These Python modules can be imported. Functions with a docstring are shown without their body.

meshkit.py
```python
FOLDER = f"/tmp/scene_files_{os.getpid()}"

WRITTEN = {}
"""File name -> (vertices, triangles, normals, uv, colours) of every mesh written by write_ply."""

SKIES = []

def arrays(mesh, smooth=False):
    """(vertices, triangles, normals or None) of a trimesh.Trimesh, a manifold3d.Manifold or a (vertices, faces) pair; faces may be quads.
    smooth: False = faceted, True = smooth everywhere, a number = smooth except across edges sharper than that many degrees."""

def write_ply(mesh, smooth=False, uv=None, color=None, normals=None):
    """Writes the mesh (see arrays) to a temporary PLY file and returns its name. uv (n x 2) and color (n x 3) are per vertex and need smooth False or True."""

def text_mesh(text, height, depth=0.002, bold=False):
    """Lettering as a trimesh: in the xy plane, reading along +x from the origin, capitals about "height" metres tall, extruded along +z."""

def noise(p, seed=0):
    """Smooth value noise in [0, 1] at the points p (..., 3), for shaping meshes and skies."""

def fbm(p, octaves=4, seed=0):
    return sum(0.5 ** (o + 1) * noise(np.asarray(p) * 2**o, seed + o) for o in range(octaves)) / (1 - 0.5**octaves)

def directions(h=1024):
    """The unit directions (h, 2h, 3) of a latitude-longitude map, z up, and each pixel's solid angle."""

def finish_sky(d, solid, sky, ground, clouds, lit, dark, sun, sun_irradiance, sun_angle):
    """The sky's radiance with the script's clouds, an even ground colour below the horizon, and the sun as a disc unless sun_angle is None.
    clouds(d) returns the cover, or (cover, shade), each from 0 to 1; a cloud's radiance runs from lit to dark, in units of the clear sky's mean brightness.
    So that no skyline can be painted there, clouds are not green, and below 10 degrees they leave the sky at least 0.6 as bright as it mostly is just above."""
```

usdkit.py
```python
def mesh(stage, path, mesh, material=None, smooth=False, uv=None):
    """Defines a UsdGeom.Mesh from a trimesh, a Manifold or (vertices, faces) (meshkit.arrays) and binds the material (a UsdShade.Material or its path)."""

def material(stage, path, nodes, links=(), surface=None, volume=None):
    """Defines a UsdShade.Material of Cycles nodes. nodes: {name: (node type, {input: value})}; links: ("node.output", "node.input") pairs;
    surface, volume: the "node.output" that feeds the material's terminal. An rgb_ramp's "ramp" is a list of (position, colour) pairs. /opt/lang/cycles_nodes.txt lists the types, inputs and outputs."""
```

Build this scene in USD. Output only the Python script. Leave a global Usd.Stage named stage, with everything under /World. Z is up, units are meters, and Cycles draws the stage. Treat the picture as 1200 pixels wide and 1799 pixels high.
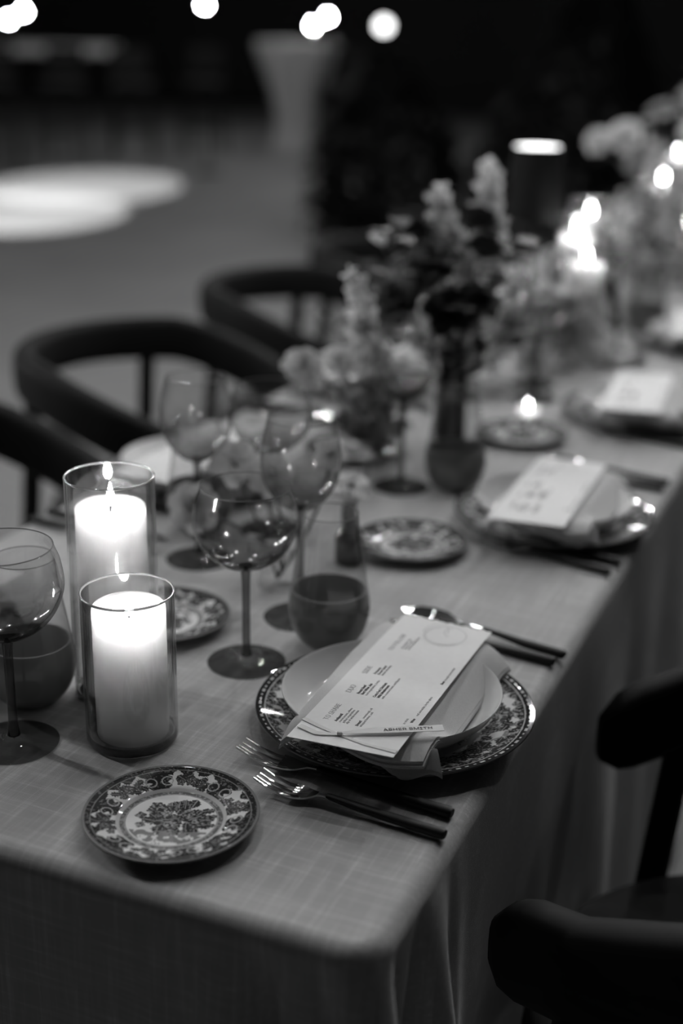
import math, random
import numpy as np
import trimesh
import manifold3d as m3
import usdkit
import meshkit
from shapely.geometry import Polygon, Point
from pxr import Usd, UsdGeom, UsdLux, UsdShade, Gf, Sdf, Vt

rng = random.Random(7)
PI = math.pi
stage = Usd.Stage.CreateInMemory()
UsdGeom.SetStageUpAxis(stage, UsdGeom.Tokens.z)
UsdGeom.SetStageMetersPerUnit(stage, 1.0)
UsdGeom.Xform.Define(stage, '/World')
UsdGeom.Scope.Define(stage, '/World/Looks')

# ------------------------------------------------------------------ camera, exposure, light levels
cam = UsdGeom.Camera.Define(stage, '/World/camera')
cam.AddTransformOp().Set(Gf.Matrix4d(0.9179504, 0.3963355, 0.0168886, 0,
                                     -0.1503555, 0.3082094, 0.9393616, 0,
                                     0.3670971, -0.8648267, 0.3425121, 0,
                                     0.6657791, -0.7735407, 1.387, 1))
cam.CreateHorizontalApertureAttr(24.0)
cam.CreateVerticalApertureAttr(24.0 * 1799 / 1200)
cam.CreateFocalLengthAttr(47.0)
cam.CreateFStopAttr(1.9)
cam.CreateFocusDistanceAttr(1.20)
cam.CreateClippingRangeAttr(Gf.Vec2f(0.05, 100))
cam.CreateExposureAttr(0.0)

BULB = 360.0          # radiance of the bulb strings out of view
FLAME = 150.0         # radiance of the candle flames
FAR_FLAME = 300.0     # radiance of the lamps on the far tables
SPOT = 2.3e5        # unseen projectors that light the dance floor patches
AMBIENT = 0.004

dome = UsdLux.DomeLight.Define(stage, '/World/night_air')  # added faint even ambient light around the closed hall
dome.CreateIntensityAttr(AMBIENT)
dome.CreateColorAttr(Gf.Vec3f(1, 1, 1))

TZ = 0.75             # top of the tablecloth

# ------------------------------------------------------------------ materials
MATS = {}


def mat(name, nodes, links=(), surface='p.BSDF'):
    MATS[name] = usdkit.material(stage, '/World/Looks/' + name, nodes, links, surface=surface)
    return MATS[name]


def g(v):
    return (v, v, v)


def plain(name, v, rough=0.5, **kw):
    return mat(name, {'p': ('principled_bsdf', dict(base_color=g(v), roughness=rough, **kw))})


def leafy(name, v, rough=0.5, trans=0.25):
    return mat(name, {'o': ('object_info', {}), 'mr': ('map_range', dict(from_min=0.0, from_max=1.0, to_min=0.7, to_max=1.3)),
                      'c': ('mix', dict(mix_type='multiply', fac=1.0, color1=g(v))),
                      'p': ('principled_bsdf', dict(roughness=rough)),
                      't': ('translucent_bsdf', dict(color=g(v))), 'm': ('mix_closure', dict(fac=trans))},
               [('o.random', 'mr.value'), ('mr.result', 'c.color2'), ('c.color', 'p.base_color'), ('c.color', 't.color'), ('p.BSDF', 'm.closure1'), ('t.BSDF', 'm.closure2')], 'm.closure')


def pane(name, tint, edge_tint, power=3.0, rough=0.06, refl=0.065):
    # thin blown glass: light passes straight, darker where the wall is seen edge on, reflection by angle
    return mat(name, {
        'lw': ('layer_weight', dict(blend=0.5)),
        'pw': ('math', dict(math_type='power', value2=power)),
        'cm': ('mix', dict(color1=g(tint), color2=g(edge_tint))),
        'pf': ('math', dict(math_type='power', value2=4.0)),
        'fm': ('math', dict(math_type='multiply_add', value2=0.85, value3=refl)),
        't': ('transparent_bsdf', {}),
        'gl': ('glossy_bsdf', dict(color=g(1.0), roughness=rough)),
        'm': ('mix_closure', {})},
        [('lw.facing', 'pw.value1'), ('pw.value', 'cm.fac'), ('cm.color', 't.color'), ('lw.facing', 'pf.value1'), ('pf.value', 'fm.value1'), ('fm.value', 'm.fac'),
         ('t.BSDF', 'm.closure1'), ('gl.BSDF', 'm.closure2')], 'm.closure')


def graded_pane(name, z0, z1, dark, light, edge, rough=0.10, refl=0.065):
    # smoky glass whose tint fades from the foot to the rim (object space z)
    return mat(name, {
        'tc': ('texture_coordinate', {}), 'xyz': ('separate_xyz', {}),
        'mr': ('map_range', dict(range_type='smoothstep', from_min=z0, from_max=z1, to_min=0.0, to_max=1.0, clamp=True)),
        'base': ('mix', dict(color1=g(dark), color2=g(light))),
        'lw': ('layer_weight', dict(blend=0.5)),
        'pw': ('math', dict(math_type='power', value2=2.6)),
        'cm': ('mix', dict(color2=g(edge))),
        'pf': ('math', dict(math_type='power', value2=4.5)),
        'fm': ('math', dict(math_type='multiply_add', value2=0.7, value3=refl)),
        't': ('transparent_bsdf', {}),
        'gl': ('glossy_bsdf', dict(color=g(1.0), roughness=rough)),
        'm': ('mix_closure', {})},
        [('tc.object', 'xyz.vector'), ('xyz.z', 'mr.value'), ('mr.result', 'base.fac'), ('base.color', 'cm.color1'),
         ('lw.facing', 'pw.value1'), ('pw.value', 'cm.fac'), ('cm.color', 't.color'), ('lw.facing', 'pf.value1'), ('pf.value', 'fm.value1'), ('fm.value', 'm.fac'),
         ('t.BSDF', 'm.closure1'), ('gl.BSDF', 'm.closure2')], 'm.closure')


# linen: plain weave with thick and thin slub threads in both directions
mat('linen', {
    'gm': ('geometry', {}),
    'ma': ('mapping', dict(scale=(11, 230, 230))), 'na': ('noise_texture', dict(scale=1.0, detail=3.0, roughness=0.7, distortion=0.25)),
    'mb': ('mapping', dict(scale=(190, 9, 9))), 'nb': ('noise_texture', dict(scale=1.0, detail=3.0, roughness=0.7, distortion=0.25)),
    'ra': ('rgb_ramp', dict(ramp=[(0.0, g(0.86)), (0.50, g(0.93)), (0.62, g(1.04)), (0.72, g(1.18)), (1.0, g(1.22))])),
    'rb': ('rgb_ramp', dict(ramp=[(0.0, g(0.84)), (0.50, g(0.92)), (0.62, g(1.05)), (0.72, g(1.20)), (1.0, g(1.24))])),
    'mm': ('mix', dict(mix_type='multiply', fac=1.0)),
    'bc': ('mix', dict(mix_type='multiply', fac=1.0, color1=g(0.52))),
    'mw': ('mapping', dict(scale=(1, 1, 1))), 'w': ('noise_texture', dict(scale=900.0, detail=1.0)),
    'hm': ('math', dict(math_type='add')), 'bp': ('bump', dict(strength=0.25, distance=0.0006)),
    'p': ('principled_bsdf', dict(roughness=0.85, specular_ior_level=0.2, sheen_weight=0.15))},
    [('gm.position', 'ma.vector'), ('gm.position', 'mb.vector'), ('ma.vector', 'na.vector'), ('mb.vector', 'nb.vector'), ('na.fac', 'ra.fac'), ('nb.fac', 'rb.fac'),
     ('ra.color', 'mm.color1'), ('rb.color', 'mm.color2'), ('mm.color', 'bc.color2'), ('bc.color', 'p.base_color'), ('gm.position', 'w.vector'), ('w.fac', 'hm.value1'), ('na.fac', 'hm.value2'),
     ('hm.value', 'bp.height'), ('bp.normal', 'p.normal')])
mat('far_cloth', {'gm': ('geometry', {}), 'n': ('noise_texture', dict(scale=60.0)), 'r': ('rgb_ramp', dict(ramp=[(0, g(0.42)), (1, g(0.58))])), 'p': ('principled_bsdf', dict(roughness=0.9))},
    [('gm.position', 'n.vector'), ('n.fac', 'r.fac'), ('r.color', 'p.base_color')])
mat('napkin_cloth', {'tc': ('texture_coordinate', {}), 'n': ('noise_texture', dict(scale=700.0, detail=1.0)), 'r': ('rgb_ramp', dict(ramp=[(0, g(0.50)), (1, g(0.64))])),
                     'b': ('bump', dict(strength=0.2, distance=0.0004)), 'p': ('principled_bsdf', dict(roughness=0.9, sheen_weight=0.2))},
    [('tc.object', 'n.vector'), ('n.fac', 'r.fac'), ('r.color', 'p.base_color'), ('n.fac', 'b.height'), ('b.normal', 'p.normal')])
mat('card', {'tc': ('texture_coordinate', {}), 'n': ('noise_texture', dict(scale=220.0, detail=3.0)), 'r': ('rgb_ramp', dict(ramp=[(0, g(0.82)), (1, g(0.88))])), 'p': ('principled_bsdf', dict(roughness=0.8))},
    [('tc.object', 'n.vector'), ('n.fac', 'r.fac'), ('r.color', 'p.base_color')])
plain('ink', 0.03, 0.7)
plain('ink_pale', 0.42, 0.7)
plain('ink_ghost', 0.68, 0.7)
mat('ribbon', {'p': ('principled_bsdf', dict(base_color=g(0.72), roughness=0.5, sheen_weight=0.3)), 't': ('transparent_bsdf', dict(color=g(1.0))), 'm': ('mix_closure', dict(fac=0.2))},
    [('p.BSDF', 'm.closure1'), ('t.BSDF', 'm.closure2')], 'm.closure')
plain('porcelain', 0.82, 0.12)
mat('printed_china', {'a': ('attribute', dict(attribute='print')), 'p': ('principled_bsdf', dict(roughness=0.05, specular_ior_level=0.35))}, [('a.color', 'p.base_color')])
plain('black_handle', 0.010, 0.5, specular_ior_level=0.35)
plain('steel', 0.55, 0.13, metallic=1.0)
pane('clear_glass', 0.985, 0.55)
graded_pane('goblet_glass', 0.095, 0.170, 0.26, 0.955, 0.22)
pane('stem_glass', 0.5, 0.12, 1.5, 0.02, 0.03)
pane('foot_glass', 0.76, 0.25, 2.0, 0.02, 0.02)
graded_pane('tall_goblet_glass', 0.115, 0.20, 0.26, 0.95, 0.22)
graded_pane('tumbler_glass', 0.03, 0.10, 0.80, 0.93, 0.38)
mat('frosted_smoke', {'d': ('principled_bsdf', dict(base_color=g(0.26), roughness=0.45)), 'x': ('translucent_bsdf', dict(color=g(0.42))), 'm1': ('mix_closure', dict(fac=0.35)), 't': ('transparent_bsdf', dict(color=g(0.55))), 'm': ('mix_closure', dict(fac=0.16))},
    [('d.BSDF', 'm1.closure1'), ('x.BSDF', 'm1.closure2'), ('m1.closure', 'm.closure1'), ('t.BSDF', 'm.closure2')], 'm.closure')
mat('base_glass', {'p': ('principled_bsdf', dict(base_color=g(0.9), roughness=0.02, transmission_weight=1.0, ior=1.45))})
mat('wax', {'p': ('principled_bsdf', dict(base_color=g(0.62), roughness=0.5, subsurface_weight=1.0, subsurface_radius=(1.0, 1.0, 1.0), subsurface_scale=0.0095, subsurface_anisotropy=0.2))})
mat('flame', {'e': ('emission', dict(color=g(1.0), strength=FLAME))}, surface='e.emission')
mat('far_flame', {'e': ('emission', dict(color=g(1.0), strength=FAR_FLAME))}, surface='e.emission')
mat('bulb_glow', {'e': ('emission', dict(color=g(1.0), strength=BULB))}, surface='e.emission')
mat('lamp_glow', {'e': ('emission', dict(color=g(1.0), strength=5.0))}, surface='e.emission')
plain('wick', 0.02, 0.9)
mat('floor_stone', {'gm': ('geometry', {}), 'n': ('noise_texture', dict(scale=1.4, detail=6.0)), 'r': ('rgb_ramp', dict(ramp=[(0.2, g(0.24)), (0.8, g(0.32))])), 'p': ('principled_bsdf', dict(roughness=0.65))},
    [('gm.position', 'n.vector'), ('n.fac', 'r.fac'), ('r.color', 'p.base_color')])
plain('wall_dark', 0.012, 0.9)
plain('ceiling_dark', 0.02, 0.9)
mat('chair_wood', {'tc': ('texture_coordinate', {}), 'mp': ('mapping', dict(scale=(1, 1, 8))), 'n': ('noise_texture', dict(scale=9.0, detail=4.0)),
                   'r': ('rgb_ramp', dict(ramp=[(0.2, g(0.004)), (0.8, g(0.011))])), 'p': ('principled_bsdf', dict(roughness=0.65, specular_ior_level=0.2))},
    [('tc.object', 'mp.vector'), ('mp.vector', 'n.vector'), ('n.fac', 'r.fac'), ('r.color', 'p.base_color')])
plain('seat_fabric', 0.03, 0.9)
plain('black_metal', 0.008, 0.7, specular_ior_level=0.2)
plain('table_wood', 0.12, 0.6)
leafy('leaf_mid', 0.29)
leafy('leaf_dark', 0.05)
leafy('leaf_pale', 0.50)
leafy('petal_white', 0.78, 0.6, 0.35)
leafy('petal_grey', 0.58, 0.6, 0.3)
leafy('petal_pale', 0.78, 0.6, 0.35)
leafy('petal_dark', 0.045, 0.6, 0.2)
plain('plant_stem', 0.12, 0.6)
leafy('shrub_leaf', 0.014)
plain('dark_vase', 0.012, 0.25)
pane('vase_glass', 0.95, 0.45)
graded_pane('smoke_vase', 0.0, 0.1, 0.25, 0.5, 0.1)

# ------------------------------------------------------------------ scene helpers
used = {}


def numbered(parent, name):
    k = (parent, name)
    n = used.get(k, 0)
    used[k] = n + 1
    return name if n == 0 else '%s_%03d' % (name, n)


def tag(prim, label=None, cat=None, group=None, kind=None):
    for k, v in (('label', label), ('category', cat), ('group', group), ('kind', kind)):
        if v:
            prim.SetCustomDataByKey(k, v)
    return prim


def place(x, loc, rotz=0.0, tilt=(0, 0)):
    x.AddTranslateOp().Set(Gf.Vec3d(*[float(a) for a in loc]))
    x.AddRotateXYZOp().Set(Gf.Vec3f(float(tilt[0]), float(tilt[1]), float(rotz)))


def thing(name, label, cat, loc=(0, 0, 0), rotz=0.0, group=None, tilt=(0, 0)):
    x = UsdGeom.Xform.Define(stage, '/World/' + numbered('/World', name))
    place(x, loc, rotz, tilt)
    return tag(x.GetPrim(), label, cat, group)


def part(parent, name, mesh, m, label=None, smooth=35, kind=None):
    base = str(parent.GetPath())
    p = usdkit.mesh(stage, base + '/' + numbered(base, name), mesh, MATS[m], smooth=smooth)
    if m in ('clear_glass',):
        pass
    return tag(p.GetPrim(), label, kind=kind)


def struct(name, mesh, m, label=None):
    p = usdkit.mesh(stage, '/World/' + numbered('/World', name), mesh, MATS[m])
    return tag(p.GetPrim(), label, kind='structure')


def copy(src, label, loc, rotz=0.0, group=None, tilt=(0, 0)):
    was = src.GetCustomData()
    base = src.GetName().rstrip('0123456789').rstrip('_') if src.GetName()[-3:].isdigit() else src.GetName()
    x = UsdGeom.Xform.Define(stage, '/World/' + numbered('/World', base))
    pr = x.GetPrim()
    pr.GetReferences().AddInternalReference(src.GetPath())
    x.ClearXformOpOrder()
    t = x.GetTranslateOp() or x.AddTranslateOp()
    t.Set(Gf.Vec3d(*[float(a) for a in loc]))
    r = x.GetRotateXYZOp() or x.AddRotateXYZOp()
    r.Set(Gf.Vec3f(float(tilt[0]), float(tilt[1]), float(rotz)))
    x.SetXformOpOrder([t, r])
    tag(pr, label, was['category'], group or was.get('group'))
    pr.SetInstanceable(True)
    return pr


# ------------------------------------------------------------------ mesh helpers
def cat(ms):
    return trimesh.util.concatenate(ms)


def box(cx, cy, cz, sx, sy, sz, r=0.0):
    if r <= 0:
        b = trimesh.creation.box([sx, sy, sz])
        b.apply_translation([cx, cy, cz])
        return b
    s = m3.Manifold.sphere(r, 12)
    hs = [s.translate([cx + a * (sx / 2 - r), cy + b * (sy / 2 - r), cz + c * (sz / 2 - r)]) for a in (-1, 1) for b in (-1, 1) for c in (-1, 1)]
    mm = m3.Manifold.batch_hull(hs).to_mesh()
    return trimesh.Trimesh(mm.vert_properties[:, :3], mm.tri_verts, process=False)


def lathe(profile, n=64):
    p = np.array(profile, float)
    th = np.linspace(0, 2 * PI, n, endpoint=False)
    v, f, rows = [], [], []
    for r, z in p:
        if r < 1e-6:
            rows.append((len(v), 1)); v.append((0, 0, z))
        else:
            rows.append((len(v), n)); v += [(r * math.cos(a), r * math.sin(a), z) for a in th]
    for (a, na), (b, nb) in zip(rows[:-1], rows[1:]):
        for i in range(n):
            j = (i + 1) % n
            if na == 1 and nb == 1:
                continue
            if na == 1:
                f.append((a, b + j, b + i))
            elif nb == 1:
                f.append((a + i, a + j, b))
            else:
                f += [(a + i, a + j, b + j), (a + i, b + j, b + i)]
    m = trimesh.Trimesh(np.array(v), np.array(f), process=False)
    return m


def smooth_profile(pts, per=6):
    from scipy.interpolate import PchipInterpolator, CubicSpline
    p = np.array(pts, float)
    d = np.r_[0, np.cumsum(np.linalg.norm(np.diff(p, axis=0), axis=1))]
    s = np.concatenate([np.linspace(d[i], d[i + 1], per, endpoint=False) for i in range(len(d) - 1)] + [[d[-1]]])
    return np.c_[PchipInterpolator(d, p[:, 0])(s), PchipInterpolator(d, p[:, 1])(s)]


def tube(points, radii, sides=10, caps=True):
    p = np.asarray(points, float)
    r = np.broadcast_to(radii, (len(p),)).astype(float)
    t = np.gradient(p, axis=0)
    t /= np.linalg.norm(t, axis=1, keepdims=True) + 1e-12
    ref = np.array([0, 0, 1.0]) if abs(t[:, 2]).mean() < 0.8 else np.array([1.0, 0, 0])
    a = np.cross(t, ref); a /= np.linalg.norm(a, axis=1, keepdims=True) + 1e-12
    b = np.cross(t, a)
    ang = np.arange(sides) * 2 * PI / sides
    v = (p[:, None] + r[:, None, None] * (np.cos(ang)[None, :, None] * a[:, None] + np.sin(ang)[None, :, None] * b[:, None])).reshape(-1, 3)
    f = []
    for i in range(len(p) - 1):
        for j in range(sides):
            k = (j + 1) % sides
            q = [i * sides + j, i * sides + k, (i + 1) * sides + k, (i + 1) * sides + j]
            f += [(q[0], q[2], q[1]), (q[0], q[3], q[2])]
    if caps:
        n0 = len(v)
        v = np.vstack([v, p[:1], p[-1:]])
        for j in range(sides):
            k = (j + 1) % sides
            f += [(n0, j, k), (n0 + 1, (len(p) - 1) * sides + k, (len(p) - 1) * sides + j)]
    m = trimesh.Trimesh(v, np.array(f), process=False)
    m.fix_normals()
    return m


def loft(sections):
    """Closed skin through rings of equal point count."""
    S = np.array(sections, float)
    k, n = S.shape[:2]
    v = S.reshape(-1, 3)
    f = []
    for i in range(k - 1):
        for j in range(n):
            q = (i * n + j, i * n + (j + 1) % n, (i + 1) * n + (j + 1) % n, (i + 1) * n + j)
            f += [(q[0], q[1], q[2]), (q[0], q[2], q[3])]
    c0, c1 = len(v), len(v) + 1
    v = np.vstack([v, S[0].mean(0), S[-1].mean(0)])
    for j in range(n):
        f += [(c0, (j + 1) % n, j), (c1, (k - 1) * n + j, (k - 1) * n + (j + 1) % n)]
    m = trimesh.Trimesh(v, np.array(f), process=False)
    m.fix_normals()
    return m


def grid(fn, nu, nv):
    """Open sheet from fn(u, v) -> xyz over the unit square."""
    u, v = np.meshgrid(np.linspace(0, 1, nu), np.linspace(0, 1, nv), indexing='ij')
    P = np.stack(fn(u, v), -1).reshape(-1, 3)
    f = []
    for i in range(nu - 1):
        for j in range(nv - 1):
            a = i * nv + j
            f += [(a, a + nv, a + nv + 1), (a, a + nv + 1, a + 1)]
    return trimesh.Trimesh(P, np.array(f), process=False)


def slab(fn, nu, nv, th):
    """Closed sheet of thickness th below the surface fn."""
    top = grid(fn, nu, nv)
    n = len(top.vertices)
    v = np.vstack([top.vertices, top.vertices - np.array([0, 0, th])])
    f = [tuple(x) for x in top.faces] + [(a + n, c + n, b + n) for a, b, c in top.faces]
    ring = [i * nv for i in range(nu)] + [(nu - 1) * nv + j for j in range(1, nv)] + [i * nv + nv - 1 for i in range(nu - 2, -1, -1)] + [j for j in range(nv - 2, 0, -1)]
    for a, b in zip(ring, ring[1:] + ring[:1]):
        f += [(a, a + n, b + n), (a, b + n, b)]
    m = trimesh.Trimesh(v, np.array(f), process=False)
    m.fix_normals()
    return m


def moved(m, t=(0, 0, 0), rz=0.0, rx=0.0, ry=0.0, s=1.0):
    m = m.copy()
    M = np.eye(4)
    M[:3, :3] *= s
    for ang, ax in ((rx, [1, 0, 0]), (ry, [0, 1, 0]), (rz, [0, 0, 1])):
        if ang:
            M = trimesh.transformations.rotation_matrix(ang, ax) @ M
    m.apply_transform(M)
    m.apply_translation(t)
    return m


# ================================================================== the setting
def quad_box(x0, x1, y0, y1, z0, z1):
    return box((x0 + x1) / 2, (y0 + y1) / 2, (z0 + z1) / 2, x1 - x0, y1 - y0, z1 - z0)


struct('floor', quad_box(-16, 7, -5, 21, -0.1, 0.0), 'floor_stone', 'dark grey stone floor of the hall')
struct('wall_back', quad_box(-16, 7, 21, 21.2, 0, 5.0), 'wall_dark', 'dark far wall of the hall')
struct('wall_left', quad_box(-16.2, -16, -5, 21, 0, 5.0), 'wall_dark', 'dark side wall beyond the dance floor')
struct('wall_right', quad_box(7, 7.2, -5, 21, 0, 5.0), 'wall_dark', 'dark side wall right of the long table')
struct('wall_front', quad_box(-16, 7, -5.2, -5, 0, 5.0), 'wall_dark', 'dark wall behind the viewer')
struct('ceiling', quad_box(-16, 7, -5, 21, 5.0, 5.1), 'ceiling_dark', 'black ceiling of the hall')

# ------------------------------------------------------------------ the long table and its cloth
TX, TY0, TY1 = 0.385, -0.028, 5.6
tb = thing('banquet_table', 'long banquet table hidden under the grey linen cloth', 'table', (0, (TY0 + TY1) / 2, 0))
part(tb, 'tabletop', box(0, 0, TZ - 0.02, 2 * TX - 0.02, TY1 - TY0 - 0.02, 0.03, 0.006), 'table_wood')
for sx in (-1, 1):
    for sy in (-1, 0, 1):
        part(tb, 'leg', tube([(sx * 0.31, sy * 2.6, 0.0), (sx * 0.31, sy * 2.6, TZ - 0.03)], 0.022), 'table_wood')


def tablecloth():
    rc = 0.035
    x1, y0, y1 = TX, TY0, TY1
    pts, nrm, corner, arc = [], [], [], []
    step = 0.008

    def line(a, b, n_):
        L = math.hypot(b[0] - a[0], b[1] - a[1]); k = max(2, int(L / step))
        for i in range(k):
            t = i / k
            pts.append((a[0] + (b[0] - a[0]) * t, a[1] + (b[1] - a[1]) * t)); nrm.append(n_)

    def arcc(c, a0):
        for i in range(14):
            a = a0 + (PI / 2) * i / 14
            pts.append((c[0] + rc * math.cos(a), c[1] + rc * math.sin(a))); nrm.append((math.cos(a), math.sin(a)))
    line((-x1 + rc, y0), (x1 - rc, y0), (0, -1)); arcc((x1 - rc, y0 + rc), -PI / 2)
    line((x1, y0 + rc), (x1, y1 - rc), (1, 0)); arcc((x1 - rc, y1 - rc), 0)
    line((x1 - rc, y1), (-x1 + rc, y1), (0, 1)); arcc((-x1 + rc, y1 - rc), PI / 2)
    line((-x1, y1 - rc), (-x1, y0 + rc), (-1, 0)); arcc((-x1 + rc, y0 + rc), PI)
    P, N = np.array(pts), np.array(nrm)
    s = np.r_[0, np.cumsum(np.linalg.norm(np.diff(P, axis=0), axis=1))]
    corners = np.array([(x1, y0), (x1, y1), (-x1, y1), (-x1, y0)])
    dc = np.min(np.linalg.norm(P[:, None] - corners[None], axis=2), axis=1)
    Rr = 0.016
    prof = [(-Rr, 0.0)] + [(-Rr + Rr * math.sin(a), -Rr + Rr * math.cos(a)) for a in np.linspace(0.2, PI / 2, 7)]
    prof += [(0.0, z) for z in np.linspace(-0.03, -0.735, 34)]
    V = []
    wob = 0.5 * np.sin(s * 9.1 + 1.0) + 0.35 * np.sin(s * 21.0 + 2.0) + 0.3 * np.sin(s * 4.3)
    near = np.exp(-(dc / 0.14) ** 2)
    pleat = near * (0.5 + 0.5 * np.cos(dc / 0.075 * PI))
    fold = sum(k * np.exp(-((dc - c0) / w0) ** 2) for c0, w0, k in ((0.040, 0.011, 1.0), (0.092, 0.010, 0.8), (0.160, 0.018, 0.35)))
    for o, z in prof:
        d = max(0.0, -z - 0.015)
        amp = 0.012 * min(1, d / 0.30) + 0.020 * max(0, d - 0.2) / 0.5
        off = o + wob * amp + 0.02 * d + pleat * min(d * 0.45, 0.16) - 0.02 * near * min(1, d * 6)
        off = off - fold * min(1.0, d / 0.10) * 0.030
        V.append(np.c_[P + N * off[:, None], np.full(len(P), TZ + z)])
    n, k = len(P), len(prof)
    v = np.vstack(V)
    f = []
    for i in range(k - 1):
        for j in range(n):
            a, b = i * n + j, i * n + (j + 1) % n
            f += [(a, a + n, b + n), (a, b + n, b)]
    from mapbox_earcut import triangulate_float64
    tri = triangulate_float64(V[0][:, :2].astype(np.float64), np.array([n], np.uint32)).reshape(-1, 3)
    f = np.vstack([np.array(f), tri])
    m = trimesh.Trimesh(v, f, process=False)
    return m


cl = thing('tablecloth', 'grey slubbed linen cloth covering the long table, hanging in folds to the floor', 'tablecloth')
cm = tablecloth()
part(cl, 'cloth', cm, 'linen', smooth=60)

# ================================================================== tableware
# ---- printed china: the transfer pattern is computed per vertex on a fine polar mesh
def fl(x, y, cx, cy, R, k=5, ph=0.0, depth=0.28):
    """Flower stamp: (inside, petal tone)."""
    dx, dy = x - cx, y - cy
    d = np.hypot(dx, dy) / R
    a = np.arctan2(dy, dx) + ph
    edge = 1 - depth * (0.5 - 0.5 * np.cos(k * a))
    inside = d < edge
    tone = np.where(np.abs(np.sin(k * a / 2 + 3.0 * d)) < 0.28, 0.55, 0.12)
    tone = np.where(d < 0.22, 0.03, tone)
    tone = np.where((d > edge - 0.16), 0.05, tone)
    return inside, tone


def lf(x, y, cx, cy, L, W, ang):
    dx, dy = x - cx, y - cy
    u = dx * math.cos(ang) + dy * math.sin(ang)
    w = -dx * math.sin(ang) + dy * math.cos(ang)
    t = u / L
    ww = W * np.clip(4 * t * (1 - t), 0, 1) * (1 + 0.25 * np.sin(t * 26))
    inside = (t > 0) & (t < 1) & (np.abs(w) < ww)
    tone = np.where(np.abs(w) < W * 0.12, 0.35, 0.05)
    return inside, tone


def china_mesh(profile_top, rs, n, tone_fn):
    zs = np.interp(rs, [p[0] for p in profile_top], [p[1] for p in profile_top])
    th = np.linspace(0, 2 * PI, n, endpoint=False)
    R, A = np.meshgrid(rs, th, indexing='ij')
    v = np.stack([R * np.cos(A), R * np.sin(A), np.repeat(zs[:, None], n, 1)], -1).reshape(-1, 3)
    col = tone_fn(R.ravel(), A.ravel())
    k = len(rs)
    i, j = np.meshgrid(np.arange(k - 1), np.arange(n), indexing='ij')
    a, b = (i * n + j).ravel(), (i * n + (j + 1) % n).ravel()
    f = np.vstack([np.c_[a, a + n, b + n], np.c_[a, b + n, b]])
    # underside
    rim, zr = rs[-1], zs[-1]
    under = [(rim, zr), (rim + 0.0006, zr - 0.0012), (rim - 0.001, zr - 0.0025), (rim * 0.62, 0.004), (rim * 0.60, 0.0), (rim * 0.56, 0.0), (rim * 0.55, 0.0015), (0, 0.0015)]
    u = lathe(under, 128)
    u.invert() if False else None
    n0 = len(v)
    v2 = np.vstack([v, u.vertices])
    f2 = np.vstack([f, u.faces + n0])
    c2 = np.r_[col, np.where(np.arange(len(u.vertices)) < 384, 0.16, 0.6)]
    m = trimesh.Trimesh(v2, f2, process=False)
    return m, c2


def china(parent, m, col):
    p = part(parent, 'plate', m, 'printed_china', smooth=True)
    UsdGeom.PrimvarsAPI(UsdGeom.Mesh(p)).CreatePrimvar('print', Sdf.ValueTypeNames.Color3fArray, 'vertex').Set(Vt.Vec3fArray.FromNumpy(np.repeat(col[:, None], 3, 1).astype(np.float32)))
    return p


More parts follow.
